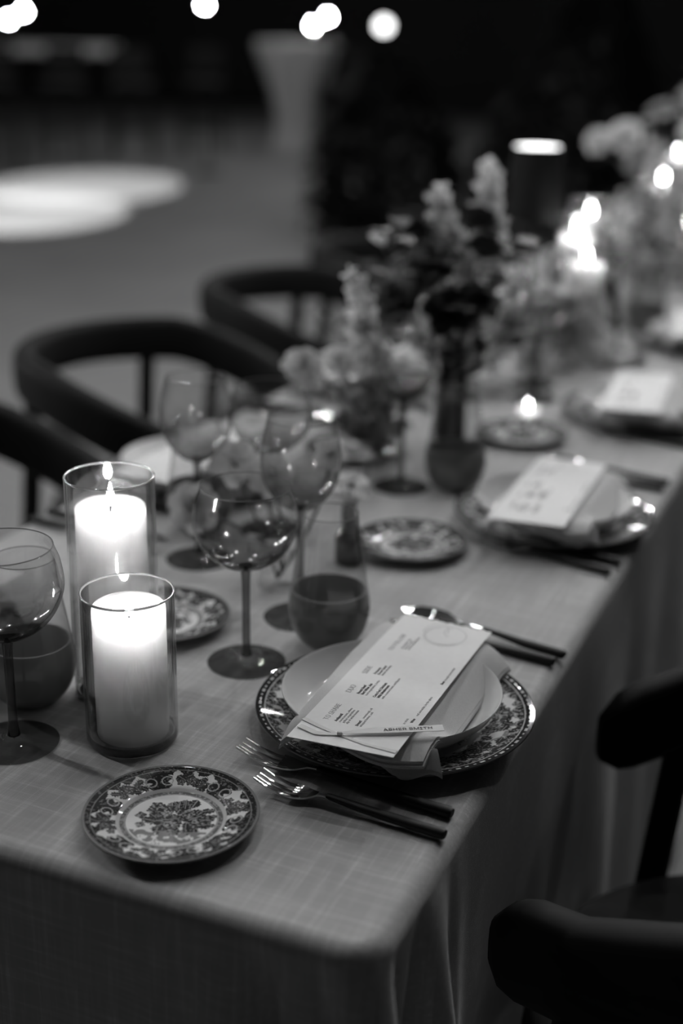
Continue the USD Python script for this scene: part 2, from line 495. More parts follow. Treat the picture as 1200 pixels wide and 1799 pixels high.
def charger_tone(r, a):
    x, y = r * np.cos(a), r * np.sin(a)
    q = np.stack([x, y, 0 * x], -1)
    n1 = meshkit.fbm(q * 190, 3, 1)
    n2 = meshkit.fbm(q * 520 + 7, 2, 2)
    white = 0.84 + 0 * r
    c = white.copy()
    # soft distant landscape greys in the white reserves
    n3 = meshkit.fbm(q * 60 + 3, 3, 5)
    c = np.where((n3 > 0.6) & (n1 > 0.42), 0.38, c)
    # leaf and flower garlands, five groups
    R5 = np.random.default_rng(11)
    for k in range(6):
        a0 = k * PI / 3 + 0.35
        for t in range(17):
            aa, rr = a0 + R5.uniform(-0.46, 0.46), R5.uniform(0.084, 0.118)
            ins, tone = lf(x, y, rr * math.cos(aa), rr * math.sin(aa), R5.uniform(0.012, 0.021), R5.uniform(0.0034, 0.0056), R5.uniform(0, 2 * PI))
            c = np.where(ins, tone, c)
        for (da, rr, R_, kk) in ((0.0, 0.103, 0.0135, 6), (0.19, 0.098, 0.0105, 5), (-0.19, 0.099, 0.0105, 5), (0.33, 0.108, 0.006, 5), (-0.34, 0.094, 0.007, 5)):
            ins, tone = fl(x, y, rr * math.cos(a0 + da), rr * math.sin(a0 + da), R_, kk, R5.uniform(0, 6))
            tone = np.where(n2 > 0.62, 0.5, tone)
            c = np.where(ins, tone, c)
    # scroll border with a scalloped inner edge
    b = 0.1165 + 0.0045 * np.abs(np.sin(9 * a)) - 0.004 * np.abs(np.sin(27 * a + 1)) + 0.006 * (n1 - 0.5)
    scroll = np.where(n2 > 0.60, 0.42, np.where(n2 > 0.5, 0.12, 0.045))
    c = np.where(r > b, scroll, c)
    curl = (np.abs(r - (b + 0.0012)) < 0.0006)
    c = np.where(curl, 0.45, c)
    c = np.where(np.abs(r - 0.1258) < 0.00045, 0.62, c)
    # beaded edge
    band = r > 0.1268
    c = np.where(band, 0.035, c)
    ph = (a * 96 / (2 * PI)) % 1.0
    big = (np.floor(a * 96 / (2 * PI)) % 3) == 0
    w = np.where(big, 0.30, 0.17)
    bead = (np.abs(ph - 0.5) < w) & (np.abs(r - 0.1302) < np.where(big, 0.0014, 0.0009))
    c = np.where(bead, 0.66, c)
    c = np.where(r > 0.1336, 0.03, c)
    c = np.where(r < 0.06, np.where(n1 > 0.5, 0.1, 0.6), c)
    return c


def bread_tone(r, a):
    x, y = r * np.cos(a), r * np.sin(a)
    q = np.stack([x, y, 0 * x], -1)
    n1 = meshkit.fbm(q * 230, 3, 21)
    n2 = meshkit.fbm(q * 600 + 3, 2, 22)
    c = np.full_like(r, 0.84)
    R5 = np.random.default_rng(5)
    # centre: a bouquet right of the middle, a blossom branch at its left
    for t in range(96):
        aa, rr = R5.uniform(0, 2 * PI), math.sqrt(R5.uniform(0, 1))
        px, py = 0.007 + 0.025 * rr * math.cos(aa), 0.003 + 0.024 * rr * math.sin(aa)
        an = aa + R5.uniform(-0.7, 0.7)
        ins, tone = lf(x, y, px - 0.005 * math.cos(an), py - 0.005 * math.sin(an), R5.uniform(0.009, 0.015), R5.uniform(0.003, 0.0052), an)
        c = np.where(ins, np.where(n2 > 0.63, 0.22, tone), c)
    for (cx, cy, R_, kk) in ((0.012, 0.011, 0.0085, 6), (0.020, -0.005, 0.0075, 5), (0.001, -0.008, 0.008, 5), (-0.006, 0.009, 0.006, 5), (-0.027, 0.005, 0.0052, 4), (-0.025, -0.009, 0.0048, 4), (-0.016, 0.020, 0.0065, 5), (0.013, -0.019, 0.006, 5), (-0.020, 0.013, 0.004, 5)):
        ins, tone = fl(x, y, cx, cy, R_, kk, cx * 300)
        c = np.where(ins, np.where(n2 > 0.60, 0.40, np.maximum(tone * 0.8, 0.04)), c)
    ground = (y < -0.017 + 0.004 * (n1 - 0.5)) & (r < 0.037) & (n1 > 0.45)
    c = np.where(ground, 0.28, c)
    # ring between well and rim
    c = np.where((r > 0.0385) & (r < 0.0435), np.where(n2 > 0.56, 0.34, 0.16), c)
    c = np.where(np.abs(r - 0.0392) < 0.0005, 0.5, c)
    c = np.where((r > 0.0435) & (r < 0.0465), 0.64, c)
    # rim: dark diapered ground with six white cartouches holding flowers
    rim = r > 0.0465
    ph = (a / (2 * PI) * 6 + 0.15) % 1.0 - 0.5
    cart = (np.abs(ph) < 0.37 - 0.07 * np.abs(np.sin((r - 0.0465) * 420)) + 0.08 * (n1 - 0.5)) & (r < 0.0672 - 0.005 * np.abs(np.sin(ph * 14)) + 0.004 * (n1 - 0.5))
    dark = np.where(n2 > 0.66, 0.18, 0.035)
    c = np.where(rim, np.where(cart, 0.82, dark), c)
    for k in range(6):
        a0 = (k + 0.5 - 0.15) * PI / 3
        for t in range(13):
            aa, rr = a0 + R5.uniform(-0.24, 0.24), R5.uniform(0.050, 0.062)
            ins, tone = lf(x, y, rr * math.cos(aa), rr * math.sin(aa), R5.uniform(0.007, 0.012), R5.uniform(0.0026, 0.0042), R5.uniform(0, 6.28))
            c = np.where(ins & rim, np.maximum(tone * 0.7, 0.05), c)
        for (da, rr, R_) in ((0, 0.0555, 0.0062), (0.17, 0.053, 0.0042), (-0.17, 0.0545, 0.0042)):
            ins, tone = fl(x, y, rr * math.cos(a0 + da), rr * math.sin(a0 + da), R_, 5, k)
            c = np.where(ins & rim, np.maximum(tone, 0.07), c)
        a1 = k * PI / 3 - 0.15 * PI / 3
        for sgn in (-1, 1):
            d_ = np.hypot(x - 0.055 * math.cos(a1 + sgn * 0.13), y - 0.055 * math.sin(a1 + sgn * 0.13))
            c = np.where(np.abs(d_ - 0.0048) < 0.0006, 0.5, c)
    c = np.where(np.abs(r - 0.0672) < 0.0004, 0.36, c)
    c = np.where(r > 0.0722, 0.22, c)
    return c


CH = thing('dinner_plate', 'large dark floral printed plate with beaded rim under the sharp foreground menu', 'plate', (0.2653, 0.3105, TZ), group=None)
rs = np.unique(np.r_[np.linspace(0.0, 0.075, 14), np.linspace(0.075, 0.1345, 112)])
mesh_ch, col_ch = china_mesh([(0, 0.006), (0.085, 0.0065), (0.094, 0.010), (0.13, 0.0200), (0.1345, 0.0205)], rs, 900, charger_tone)
china(CH, mesh_ch, col_ch)
BR = thing('bread_plate', 'small plate with a dark floral print, nearest the front edge of the table', 'plate', (0.1594, 0.0646, TZ), 20)
rs = np.linspace(0.0, 0.0742, 118)
mesh_br, col_br = china_mesh([(0, 0.0045), (0.043, 0.005), (0.048, 0.0075), (0.071, 0.0135), (0.0742, 0.0138)], rs, 620, bread_tone)
china(BR, mesh_br, col_br)

# ---- white coupe bowl
BW = thing('shallow_bowl', 'plain white shallow bowl stacked on the printed plate in the foreground', 'bowl', (0.2652, 0.3013, TZ + 0.0075))
bp = smooth_profile([(0, 0.004), (0.05, 0.0045), (0.078, 0.009), (0.098, 0.026), (0.1043, 0.0345)], 6)
bu = [(0.1052, 0.0352), (0.1056, 0.0345), (0.1046, 0.0325), (0.099, 0.0225), (0.079, 0.005), (0.06, 0.0005), (0.056, 0.0), (0.052, 0.0015), (0, 0.0015)]
part(BW, 'bowl', lathe(list(bp) + bu, 160), 'porcelain', smooth=50)

# ---- napkin: a long folded strip lying over the bowl, its near end falling over the rim
NAPKIN = thing('napkin', 'pale folded cloth napkin draped over the white bowl in the foreground, under the menu', 'napkin', (0.2652, 0.3013, TZ))


def nap_z(X, Y, lift):
    r = np.hypot(X, Y)
    z = 0.0455 + lift
    over = np.clip((-Y - 0.096) / 0.05, 0, 1)
    z = z - 0.026 * over ** 1.3
    over2 = np.clip((Y - 0.10) / 0.06, 0, 1)
    return z - 0.016 * over2 ** 1.5 - 0.0025 * np.sin(X * 46 + Y * 9)


def nap_layer(x0, x1, y0, y1, lift, th, skew=0.0, curl=0.0):
    def fn(u, v):
        X = x0 + (x1 - x0) * u + skew * (v - 0.5)
        Y = y0 + (y1 - y0) * v + 0.004 * np.sin(u * 7)
        Z = nap_z(X, Y, lift) - 0.26 * np.clip(u - 0.80, 0, 1) ** 1.5 * np.clip((v - 0.14) * 6, 0, 1) - curl * np.clip(0.16 - u, 0, 1) ** 2 * 9 * np.clip(1 - v * 1.6, 0, 1)
        return X, Y, Z
    return slab(fn, 26, 46, th)


part(NAPKIN, 'fold', nap_layer(-0.060, 0.078, -0.118, 0.128, 0.0, 0.0028, 0.006, 0.05), 'napkin_cloth')
part(NAPKIN, 'fold', nap_layer(-0.059, 0.0765, -0.1165, 0.127, 0.0030, 0.0028, 0.006, 0.045), 'napkin_cloth')


def nap_tail():
    # the corner that hangs out past the bowl towards the table edge
    def fn(u, v):
        X = 0.018 + 0.062 * u + 0.010 * v
        Y = -0.100 - 0.012 * v - 0.004 * np.sin(u * 5)
        Z = 0.0445 - 0.020 * v ** 1.2 + 0.004 * np.sin(u * 8 + 1.0) * v
        return X, Y, Z
    return slab(fn, 18, 12, 0.003)


part(NAPKIN, 'corner', nap_tail(), 'napkin_cloth')
# ---- menu card with its lettering, tied with a printed ribbon
MENU = thing('menu_card', 'white landscape menu card with deckled edge lying on the napkin in the foreground', 'menu', (0.2700, 0.3000, TZ))
MX0, MX1, MY0, MY1 = -0.0475, 0.0500, -0.1430, 0.1480


def menu_z(x, y):
    return 0.0520 + 0.10 * (np.clip(-y - 0.04, 0, 1)) ** 2 * 0.3 - 0.25 * np.clip(y - 0.06, 0, 1) ** 2 + 0.9 * np.clip(x, -1, 1) ** 2 * 0.0


def menu_fn(u, v):
    x = MX0 + (MX1 - MX0) * u + 0.003 * (0.5 - v) * 0
    y1 = MY1 + 0.0010 * np.sin(u * 37) + 0.0008 * np.sin(u * 71 + 1) - 0.004 * u
    y = MY0 + 0.006 * u + (y1 - MY0 - 0.006 * u) * v
    return x, y, menu_z(x, y)


part(MENU, 'card', slab(menu_fn, 48, 60, 0.0006), 'card')


def lettering(txt, h, x, y, bold=False):
    """Text whose lines run along +y of the card and whose tops face -x."""
    m = meshkit.text_mesh(txt, h, 0.00012, bold)
    v = m.vertices.copy()
    X, Y = x - v[:, 1], y + v[:, 0]
    m.vertices = np.c_[X, Y, menu_z(X, Y) + 0.00008 + v[:, 2]]
    return m


def text_part(name, lines, m, parent=MENU, bold=False):
    part(parent, name, cat([lettering(t, h, x, y, bold) for t, h, x, y in lines]), m, smooth=False)


# columns from the near end of the card to the far end
text_part('heading', [('TO SHARE', 0.0048, -0.0270, -0.1010)], 'ink_pale')
text_part('heading', [('DUO', 0.0052, -0.0290, -0.0440)], 'ink_pale')
text_part('heading', [('SIDE', 0.0052, -0.0300, -0.0020)], 'ink_pale')
text_part('heading', [('TO FOLLOW', 0.0050, -0.0260, 0.0560)], 'ink_pale')
text_part('dish_name', [('Antipasti', 0.0027, -0.0185, -0.1000), ('Bread', 0.0027, 0.0018, -0.1000)], 'ink', bold=True)
text_part('dish_name', [('Roast Beef', 0.0027, -0.0205, -0.0430), ('Red Wine Jus', 0.0027, -0.0165, -0.0430)], 'ink', bold=True)
text_part('dish_name', [('Corn Fed Chicken', 0.0027, -0.0045, -0.0430), ('Wild Mushroom', 0.0027, -0.0005, -0.0430)], 'ink', bold=True)
text_part('dish_name', [('Potatoes', 0.0026, -0.0215, 0.0010), ('Green Salad', 0.0026, -0.0178, 0.0010)], 'ink')
text_part('dish_text', [('cured meats, olives', 0.0023, -0.0148, -0.1000), ('grilled vegetables', 0.0023, -0.0113, -0.1000), ('dip of white beans', 0.0023, -0.0078, -0.1000)], 'ink_pale')
text_part('dish_text', [('sourdough, oil', 0.0023, 0.0018, -0.0850), ('whipped butter, salt', 0.0023, 0.0053, -0.1000)], 'ink_pale')
text_part('dish_text', [('root vegetables, herbs', 0.0023, -0.0127, -0.0430)], 'ink_pale')
text_part('dish_text', [('with creamed leeks and thyme', 0.0023, 0.0035, -0.0430)], 'ink_pale')
text_part('dish_text', [('lemon dressing', 0.0023, -0.0142, 0.0010)], 'ink_pale')
text_part('dish_text', [('Chocolate Tart', 0.0026, -0.0180, 0.0640), ('berries, cream', 0.0023, -0.0146, 0.0640), ('coffee and petit fours', 0.0023, -0.0112, 0.0640)], 'ink_pale')
text_part('footer', [('Wine', 0.0025, 0.0440, -0.0740), ('Beer', 0.0025, 0.0440, 0.0075)], 'ink', bold=True)
text_part('footer', [('red and white, by the glass', 0.0023, 0.0440, -0.0600), ('draught and bottled', 0.0023, 0.0440, 0.0160), ('to drink', 0.0023, 0.0385, -0.0790)], 'ink_pale')


def emblem():
    ms = []
    th = np.linspace(0, 2 * PI, 90)
    R = 0.0215
    for fx, fy in ((R * np.cos(th), R * np.sin(th) * 1.12), (0.012 * np.cos(th[:50]) - 0.012, 0.020 * np.sin(th[:50]) + 0.006), (0.010 * np.cos(th[20:66]) + 0.006, 0.013 * np.sin(th[20:66]) + 0.012), (R * 0.93 * np.cos(th[30:80]), R * 0.9 * 1.12 * np.sin(th[30:80]))):
        X, Y = fx + 0.010, fy + 0.112
        w = 0.0006
        a = np.c_[X, Y]
        t = np.gradient(a, axis=0); t /= np.linalg.norm(t, axis=1, keepdims=True)
        nn = np.c_[-t[:, 1], t[:, 0]] * w
        L, Rr = a + nn, a - nn
        v = np.vstack([np.c_[L, menu_z(L[:, 0], L[:, 1]) + 0.00025], np.c_[Rr, menu_z(Rr[:, 0], Rr[:, 1]) + 0.00025]])
        k = len(a)
        f = [(i, k + i, k + i + 1) for i in range(k - 1)] + [(i, k + i + 1, i + 1) for i in range(k - 1)]
        ms.append(trimesh.Trimesh(v, np.array(f), process=False))
    return cat(ms)


part(MENU, 'emblem', emblem(), 'ink_ghost', label='pale line-drawn roundel at the far end of the card')

# ribbon around the card, knotted, one end lying flat with the guest's name
RIB = thing('name_ribbon', 'sheer pale ribbon knotted around the foreground menu, printed with a guest name', 'ribbon', (0.2700, 0.3000, TZ))


def strip(path, w, th=0.0004, lift=0.0007, n=50, zfn=None):
    p = np.array(path, float)
    d = np.r_[0, np.cumsum(np.linalg.norm(np.diff(p, axis=0), axis=1))]
    s = np.linspace(0, d[-1], n)
    c = np.c_[np.interp(s, d, p[:, 0]), np.interp(s, d, p[:, 1])]
    if len(p) > 2:
        for _ in range(6):
            c[1:-1] = (c[:-2] + 2 * c[1:-1] + c[2:]) / 4
    t = np.gradient(c, axis=0); t /= np.linalg.norm(t, axis=1, keepdims=True)
    nn = np.c_[-t[:, 1], t[:, 0]]
    ww = np.broadcast_to(w, (n,)) if np.ndim(w) == 0 else np.interp(np.linspace(0, 1, n), np.linspace(0, 1, len(w)), w)

    def fn(u, v):
        i = np.round(u * (n - 1)).astype(int)
        q = c[i] + nn[i] * ((v - 0.5) * ww[i])[..., None]
        z = zfn(q[..., 0], q[..., 1]) if zfn else menu_z(q[..., 0], q[..., 1])
        return q[..., 0], q[..., 1], z + lift
    return slab(fn, n, 5, th)


KN = (-0.006, -0.122)
part(RIB, 'band', cat([strip([(-0.0476, -0.1080), (-0.026, -0.1160), KN], [0.005, 0.004, 0.003]), strip([KN, (0.020, -0.127), (0.0495, -0.128)], [0.003, 0.004, 0.005])]), 'ribbon')
part(RIB, 'tail', strip([KN, (-0.026, -0.128), (-0.045, -0.122)], [0.003, 0.006, 0.006], lift=0.0012), 'ribbon')
NE = (0.0735, -0.0755)
flat = lambda X, Y: 0.0525 + 0.0 * X + np.clip(0.01 * (X + 0.0), 0, 0.004)
part(RIB, 'name_end', strip([KN, (0.012, -0.1095), NE], [0.003, 0.0095, 0.0105, 0.0105], lift=0.0022, zfn=flat), 'ribbon')
kn = box(0, 0, 0, 0.0052, 0.0042, 0.0030, 0.0013)
part(RIB, 'knot', moved(kn, (KN[0], KN[1], 0.0546), 0.4), 'ribbon')
dirv = np.array([NE[0] - 0.012, NE[1] + 0.1095]); dirv /= np.linalg.norm(dirv)
tm = meshkit.text_mesh('ASHER SMITH', 0.0040, 0.00015, False)
tv = tm.vertices.copy()
tv[:, 0] *= 1.16
wid = tv[:, 0].max()
st = np.array(NE) - dirv * (wid + 0.010) + np.array([dirv[1], -dirv[0]]) * 0.0018
q = st[None] + tv[:, :1] * dirv[None] + tv[:, 1:2] * np.array([-dirv[1], dirv[0]])[None]
tm.vertices = np.c_[q, flat(q[:, 0], q[:, 1]) + 0.0024 + tv[:, 2]]
part(RIB, 'lettering', tm, 'ink', label='guest name in dark capitals', smooth=False)


# ---- cutlery
def fork(name, label, length, loc, rotz, group=None):
    # lies along +x: tines at -length .. , handle end at 0 (origin at handle end)
    t = thing(name, label, 'fork', loc, rotz, group)
    L = length
    hs = 0.62 * L
    # handle
    sec = []
    for s_, w, h, z in ((0, 0.0046, 0.0036, 0.0055), (0.02, 0.0060, 0.0048, 0.0056), (0.3, 0.0056, 0.0044, 0.0062), (0.7, 0.0046, 0.0036, 0.0080), (0.97, 0.0034, 0.0027, 0.0102), (1.0, 0.0026, 0.0020, 0.0104)):
        ang = np.linspace(0, 2 * PI, 14, endpoint=False)
        sec.append([(-hs * s_, w * math.cos(a), z + h * math.sin(a)) for a in ang])
    part(t, 'handle', loft(sec), 'black_handle', label='matt black handle')
    # neck and head
    nx = -hs
    zc = [(0.0, 0.0103), (0.12, 0.0098), (0.25, 0.0066), (0.42, 0.0036), (0.6, 0.0034), (0.8, 0.0062), (1.0, 0.0118)]

    def zz(s_):
        return np.interp(s_, [a for a, _ in zc], [b for _, b in zc])
    hl = L - hs

    def halfw(s_):
        return np.interp(s_, [0, 0.12, 0.25, 0.38, 0.5, 0.58], [0.0018, 0.0026, 0.0075, 0.0108, 0.0112, 0.0112])

    def head(u, v):
        s_ = u * 0.50
        y = (v - 0.5) * 2 * halfw(s_)
        return nx - hl * s_, y, zz(s_) + 0.00085 + 0.0030 * (y / 0.011) ** 2 * np.clip((s_ - 0.2) * 4, 0, 1)
    hd = part(t, 'head', slab(lambda u, v: head(u, v), 26, 11, 0.0016), 'steel', smooth=50)
    for k in range(4):
        y0 = (k - 1.5) * 0.0061
        pts = []
        for s_ in np.linspace(0.46, 1.0, 12):
            e = 0.0030 * (y0 / 0.011) ** 2
            pts.append((nx - hl * s_, y0 * (1 - 0.03 * s_), zz(s_) + e))
        sec = []
        for i, p in enumerate(pts):
            w = 0.00135 * (1 - 0.45 * max(0, (i - 5) / 6.0))
            sec.append([(p[0], p[1] + w * a, p[2] + 0.0009 * b) for a, b in ((1, -1), (1, 1), (-1, 1), (-1, -1))])
        part(hd, 'tine', loft(sec), 'steel', smooth=30)
    return t


def knife(name, label, length, loc, rotz, group=None):
    t = thing(name, label, 'knife', loc, rotz, group)
    L, hs = length, 0.46 * length
    sec = []
    for s_, w, h, z in ((0, 0.0048, 0.0038, 0.0056), (0.03, 0.0062, 0.0050, 0.0056), (0.5, 0.0058, 0.0046, 0.0054), (0.97, 0.0044, 0.0036, 0.0048), (1.0, 0.0034, 0.0026, 0.0044)):
        sec.append([(-hs * s_, w * math.cos(a), z + h * math.sin(a)) for a in np.linspace(0, 2 * PI, 14, endpoint=False)])
    part(t, 'handle', loft(sec), 'black_handle', label='matt black handle')
    sec = []
    for s_, w0, w1, h in ((0, -0.003, 0.003, 0.0014), (0.1, -0.004, 0.004, 0.0011), (0.25, -0.007, 0.005, 0.0009), (0.8, -0.008, 0.005, 0.0007), (0.95, -0.005, 0.005, 0.0006), (1.0, 0.001, 0.004, 0.0004)):
        x = -hs - (L - hs) * s_
        sec.append([(x, w1, 0.0044 - h), (x, w1, 0.0044 + h), (x, w0, 0.0044 + h * 0.3), (x, w0, 0.0044 - h * 0.3)])
    part(t, 'blade', loft(sec), 'steel')
    return t


def spoon(name, label, length, loc, rotz, group=None):
    t = thing(name, label, 'spoon', loc, rotz, group)
    L, hs = length, 0.50 * length
    sec = []
    for s_, w, h, z in ((0, 0.0048, 0.0038, 0.0056), (0.02, 0.0062, 0.0050, 0.0056), (0.5, 0.0056, 0.0044, 0.0066), (0.97, 0.0034, 0.0027, 0.0102), (1.0, 0.0026, 0.0020, 0.0104)):
        sec.append([(-hs * s_, w * math.cos(a), z + h * math.sin(a)) for a in np.linspace(0, 2 * PI, 14, endpoint=False)])
    part(t, 'handle', loft(sec), 'black_handle', label='matt black handle')
    hl = L - hs
    sN = np.linspace(0, 1, 30)

    def fn(u, v):
        w = np.interp(u, [0, 0.2, 0.36, 0.5, 0.68, 0.85, 0.96, 1.0], [0.0018, 0.0022, 0.0095, 0.0165, 0.0195, 0.0155, 0.008, 0.001])
        y = (v - 0.5) * 2 * w
        zc_ = np.interp(u, [0, 0.15, 0.36, 0.68, 0.9, 1.0], [0.0105, 0.0102, 0.0080, 0.0030, 0.0065, 0.0105])
        return -hs - hl * u, y, zc_ + 0.0075 * (y / 0.0195) ** 2
    part(t, 'spoon_bowl', slab(fn, 36, 13, 0.0011), 'steel', smooth=60)
    return t


def ang(a, b):
    return math.degrees(math.atan2(b[1] - a[1], b[0] - a[0]))


F1 = fork('dinner_fork', 'longer fork with black handle, beside the printed dinner plate in the foreground', 0.212, (0.372, 0.173, TZ), ang((0.160, 0.190), (0.372, 0.173)))
F2 = fork('salad_fork', 'shorter fork with black handle, the front one of the foreground pair', 0.178, (0.377, 0.140, TZ), ang((0.200, 0.149), (0.377, 0.140)))
K1 = knife('dinner_knife', 'knife with black handle tucked under the far side of the foreground plate', 0.200, (0.376, 0.494, TZ), ang((0.18, 0.520), (0.376, 0.494)))
S1 = spoon('spoon', 'spoon with black handle behind the foreground plate, its bright tip past the menu corner', 0.200, (0.382, 0.515, TZ), ang((0.183, 0.547), (0.382, 0.515)))


# ---- glassware
def shell(outer, inner):
    return list(outer) + list(inner)[::-1]


def goblet(name, label, loc, tall=False, group=None):
    t = thing(name, label, 'wine glass', loc, 0, group)
    zs, zr = (0.130, 0.236) if tall else (0.108, 0.197)
    foot = [(0, 0.0030), (0.006, 0.0095), (0.011, 0.0052), (0.020, 0.0030), (0.040, 0.0014), (0.0415, 0.0010), (0.0410, 0.0), (0.0, 0.0004)]
    gm_ = 'tall_goblet_glass' if tall else 'goblet_glass'
    part(t, 'foot', lathe(smooth_profile(foot[:6], 4).tolist() + foot[6:], 96), 'foot_glass')
    stem = smooth_profile([(0.0060, 0.0085), (0.0046, 0.020), (0.0042, 0.05), (0.0044, zs - 0.02), (0.0056, zs - 0.002), (0.0075, zs + 0.003)], 5)
    part(t, 'stem', lathe([(0, 0.0085)] + stem.tolist() + [(0, zs + 0.003)], 32), 'stem_glass')
    if tall:
        out = [(0.0, zs), (0.014, zs + 0.003), (0.030, zs + 0.016), (0.041, zs + 0.036), (0.0445, zs + 0.056), (0.0430, zs + 0.078), (0.0385, zs + 0.097), (0.0360, zr)]
    else:
        out = [(0.0, zs), (0.016, zs + 0.0025), (0.036, zs + 0.014), (0.050, zs + 0.034), (0.0545, zs + 0.052), (0.0520, zs + 0.072), (0.0478, zs + 0.084), (0.0462, zr)]
    o = smooth_profile(out, 7)
    part(t, 'bowl', lathe(o[1:].tolist() + [(o[-1][0] - 0.0010, o[-1][1])] if False else o.tolist(), 112), gm_)
    # the rolled rim catches light
    th = np.linspace(0, 2 * PI, 97)
    rim = np.c_[o[-1][0] * np.cos(th), o[-1][0] * np.sin(th), np.full(97, o[-1][1])]
    part(t, 'rim', tube(rim, 0.0006, 6, caps=False), 'rim_glass', smooth=60)
    return t


mat('rim_glass', {'p': ('principled_bsdf', dict(base_color=g(0.35), roughness=0.05)), 't': ('transparent_bsdf', dict(color=g(0.75))), 'm': ('mix_closure', dict(fac=0.6))},
    [('p.BSDF', 'm.closure1'), ('t.BSDF', 'm.closure2')], 'm.closure')

G1 = goblet('balloon_goblet', 'round smoky goblet standing between the candles and the foreground plate', (0.0764, 0.3645, TZ))
T1 = goblet('tall_goblet', 'taller smoky goblet right behind the round goblet, its foot beside the tumbler', (0.0788, 0.4927, TZ), True)


def tumbler(name, label, loc, group=None):
    t = thing(name, label, 'tumbler', loc, 0, group)
    out = [(0.0, 0.0), (0.022, 0.0008), (0.034, 0.010), (0.0425, 0.028), (0.0445, 0.044), (0.0415, 0.068), (0.0365, 0.100), (0.0318, 0.130), (0.0300, 0.152)]
    o = smooth_profile(out, 6)
    part(t, 'body', lathe(o.tolist(), 112), 'tumbler_glass')
    th = np.linspace(0, 2 * PI, 97)
    rim = np.c_[o[-1][0] * np.cos(th), o[-1][0] * np.sin(th), np.full(97, o[-1][1])]
    part(t, 'rim', tube(rim, 0.0005, 6, caps=False), 'rim_glass', smooth=60)
    low = [(r - 0.0007, z + 0.0003) for r, z in o if 0.0005 < z < 0.0645]
    lr = float(np.interp(0.065, o[:, 1], o[:, 0]))
    ins = [(r - 0.0024, z + 0.0030 * (z < 0.01)) for r, z in low if r > 0.024]
    part(t, 'dipped_base', lathe([(0, 0.0008)] + low + [(lr - 0.0007, 0.065), (lr - 0.0031, 0.065)] + ins[::-1] + [(0, 0.0060)], 96), 'frosted_smoke', label='smoky frosted lower half', smooth=50)
    return t


U1 = tumbler('tumbler', 'stemless tumbler with smoky frosted lower half, just behind the foreground plate', (0.136, 0.445, TZ))


# ---- candles in glass cylinders
def holder(label, loc, r, h, group=None):
    t = thing('candle_cylinder', label, 'candle holder', loc, 0, group)
    w = 0.0022
    prof = [(r - w, 0.011), (r, 0.011), (r, h - 0.001), (r - w / 2, h), (r - w, h - 0.001), (r - w, 0.011)]
    part(t, 'glass_wall', lathe([(r, 0.004), (r, h)], 128), 'clear_glass')
    th = np.linspace(0, 2 * PI, 129)
    part(t, 'rim', tube(np.c_[(r - 0.0008) * np.cos(th), (r - 0.0008) * np.sin(th), np.full(129, h)], 0.0011, 8, caps=False), 'holder_rim', smooth=60)
    part(t, 'inner_wall', lathe([(r - w, 0.010), (r - w, h)], 128), 'clear_glass')
    bs = smooth_profile([(0, 0.0), (r - 0.004, 0.0), (r - 0.0008, 0.003), (r, 0.007)], 4).tolist()
    part(t, 'glass_base', lathe(bs + [(r - w, 0.0098), (r - 0.006, 0.0075), (0, 0.0068)], 128), 'base_glass', smooth=50)
    return t


mat('holder_rim', {'p': ('principled_bsdf', dict(base_color=g(0.70), roughness=0.10, transmission_weight=0.6, ior=1.5))})


def flame_mesh(h=0.024, r=0.0042):
    return lathe(smooth_profile([(0, 0), (r * 0.75, h * 0.12), (r, h * 0.28), (r * 0.62, h * 0.6), (r * 0.22, h * 0.88), (0, h)], 4), 16)


def candle(label, loc, r, h, well, flame_h=0.024, group=None, seed=0):
    t = thing('pillar_candle', label, 'candle', loc, 0, group)
    prof = smooth_profile([(0, 0), (r * 0.97, 0.0), (r, 0.003)], 3).tolist() + [(r, z) for z in np.linspace(0.01, h - 0.006, 14)]
    prof += smooth_profile([(r, h - 0.004), (r - 0.001, h - 0.001), (r - 0.004, h), (r - 0.0075, h - 0.002)], 4).tolist()
    prof += smooth_profile([(r - 0.009, h - well * 0.6), (r - 0.012, h - well), (0.004, h - well - 0.001), (0, h - well - 0.001)], 4).tolist()
    m = lathe(prof, 72)
    v = m.vertices
    n_ = meshkit.noise(v * 60 + seed, 3) - 0.5
    rr = np.hypot(v[:, 0], v[:, 1])
    k = 1 + np.where(v[:, 2] > 0.005, 0.012 * n_, 0)
    v[:, 0] *= k; v[:, 1] *= k
    m.vertices = v
    part(t, 'wax', m, 'wax', smooth=50)
    z0 = h - well - 0.001
    wk = part(t, 'wick', tube([(0, 0, z0 - 0.004), (0.0003, 0, z0 + 0.004), (0.0012, 0, z0 + 0.009)], 0.0009, 6), 'wick')
    part(wk, 'flame', moved(flame_mesh(flame_h), (0.0008, 0, z0 + 0.006)), 'flame', label='bright candle flame')
    return t


H1 = holder('short clear glass cylinder holding the front lit candle', (0.0519, 0.1773, TZ), 0.0430, 0.150)
C1 = candle('front lit pillar candle inside the short glass cylinder', (0.0525, 0.1778, TZ + 0.0070), 0.0338, 0.130, 0.016, 0.020)
H2 = holder('tall clear glass cylinder holding the second lit candle, behind the short one', (-0.0090, 0.2490, TZ), 0.0430, 0.230)
C2 = candle('tall lit pillar candle inside the tall glass cylinder, flame showing at its rim', (-0.0095, 0.2495, TZ + 0.0070), 0.0340, 0.194, 0.006, 0.024, seed=4)
# ================================================================== the other places at the table
ORD = ['nearest', 'second', 'third', 'fourth', 'fifth']


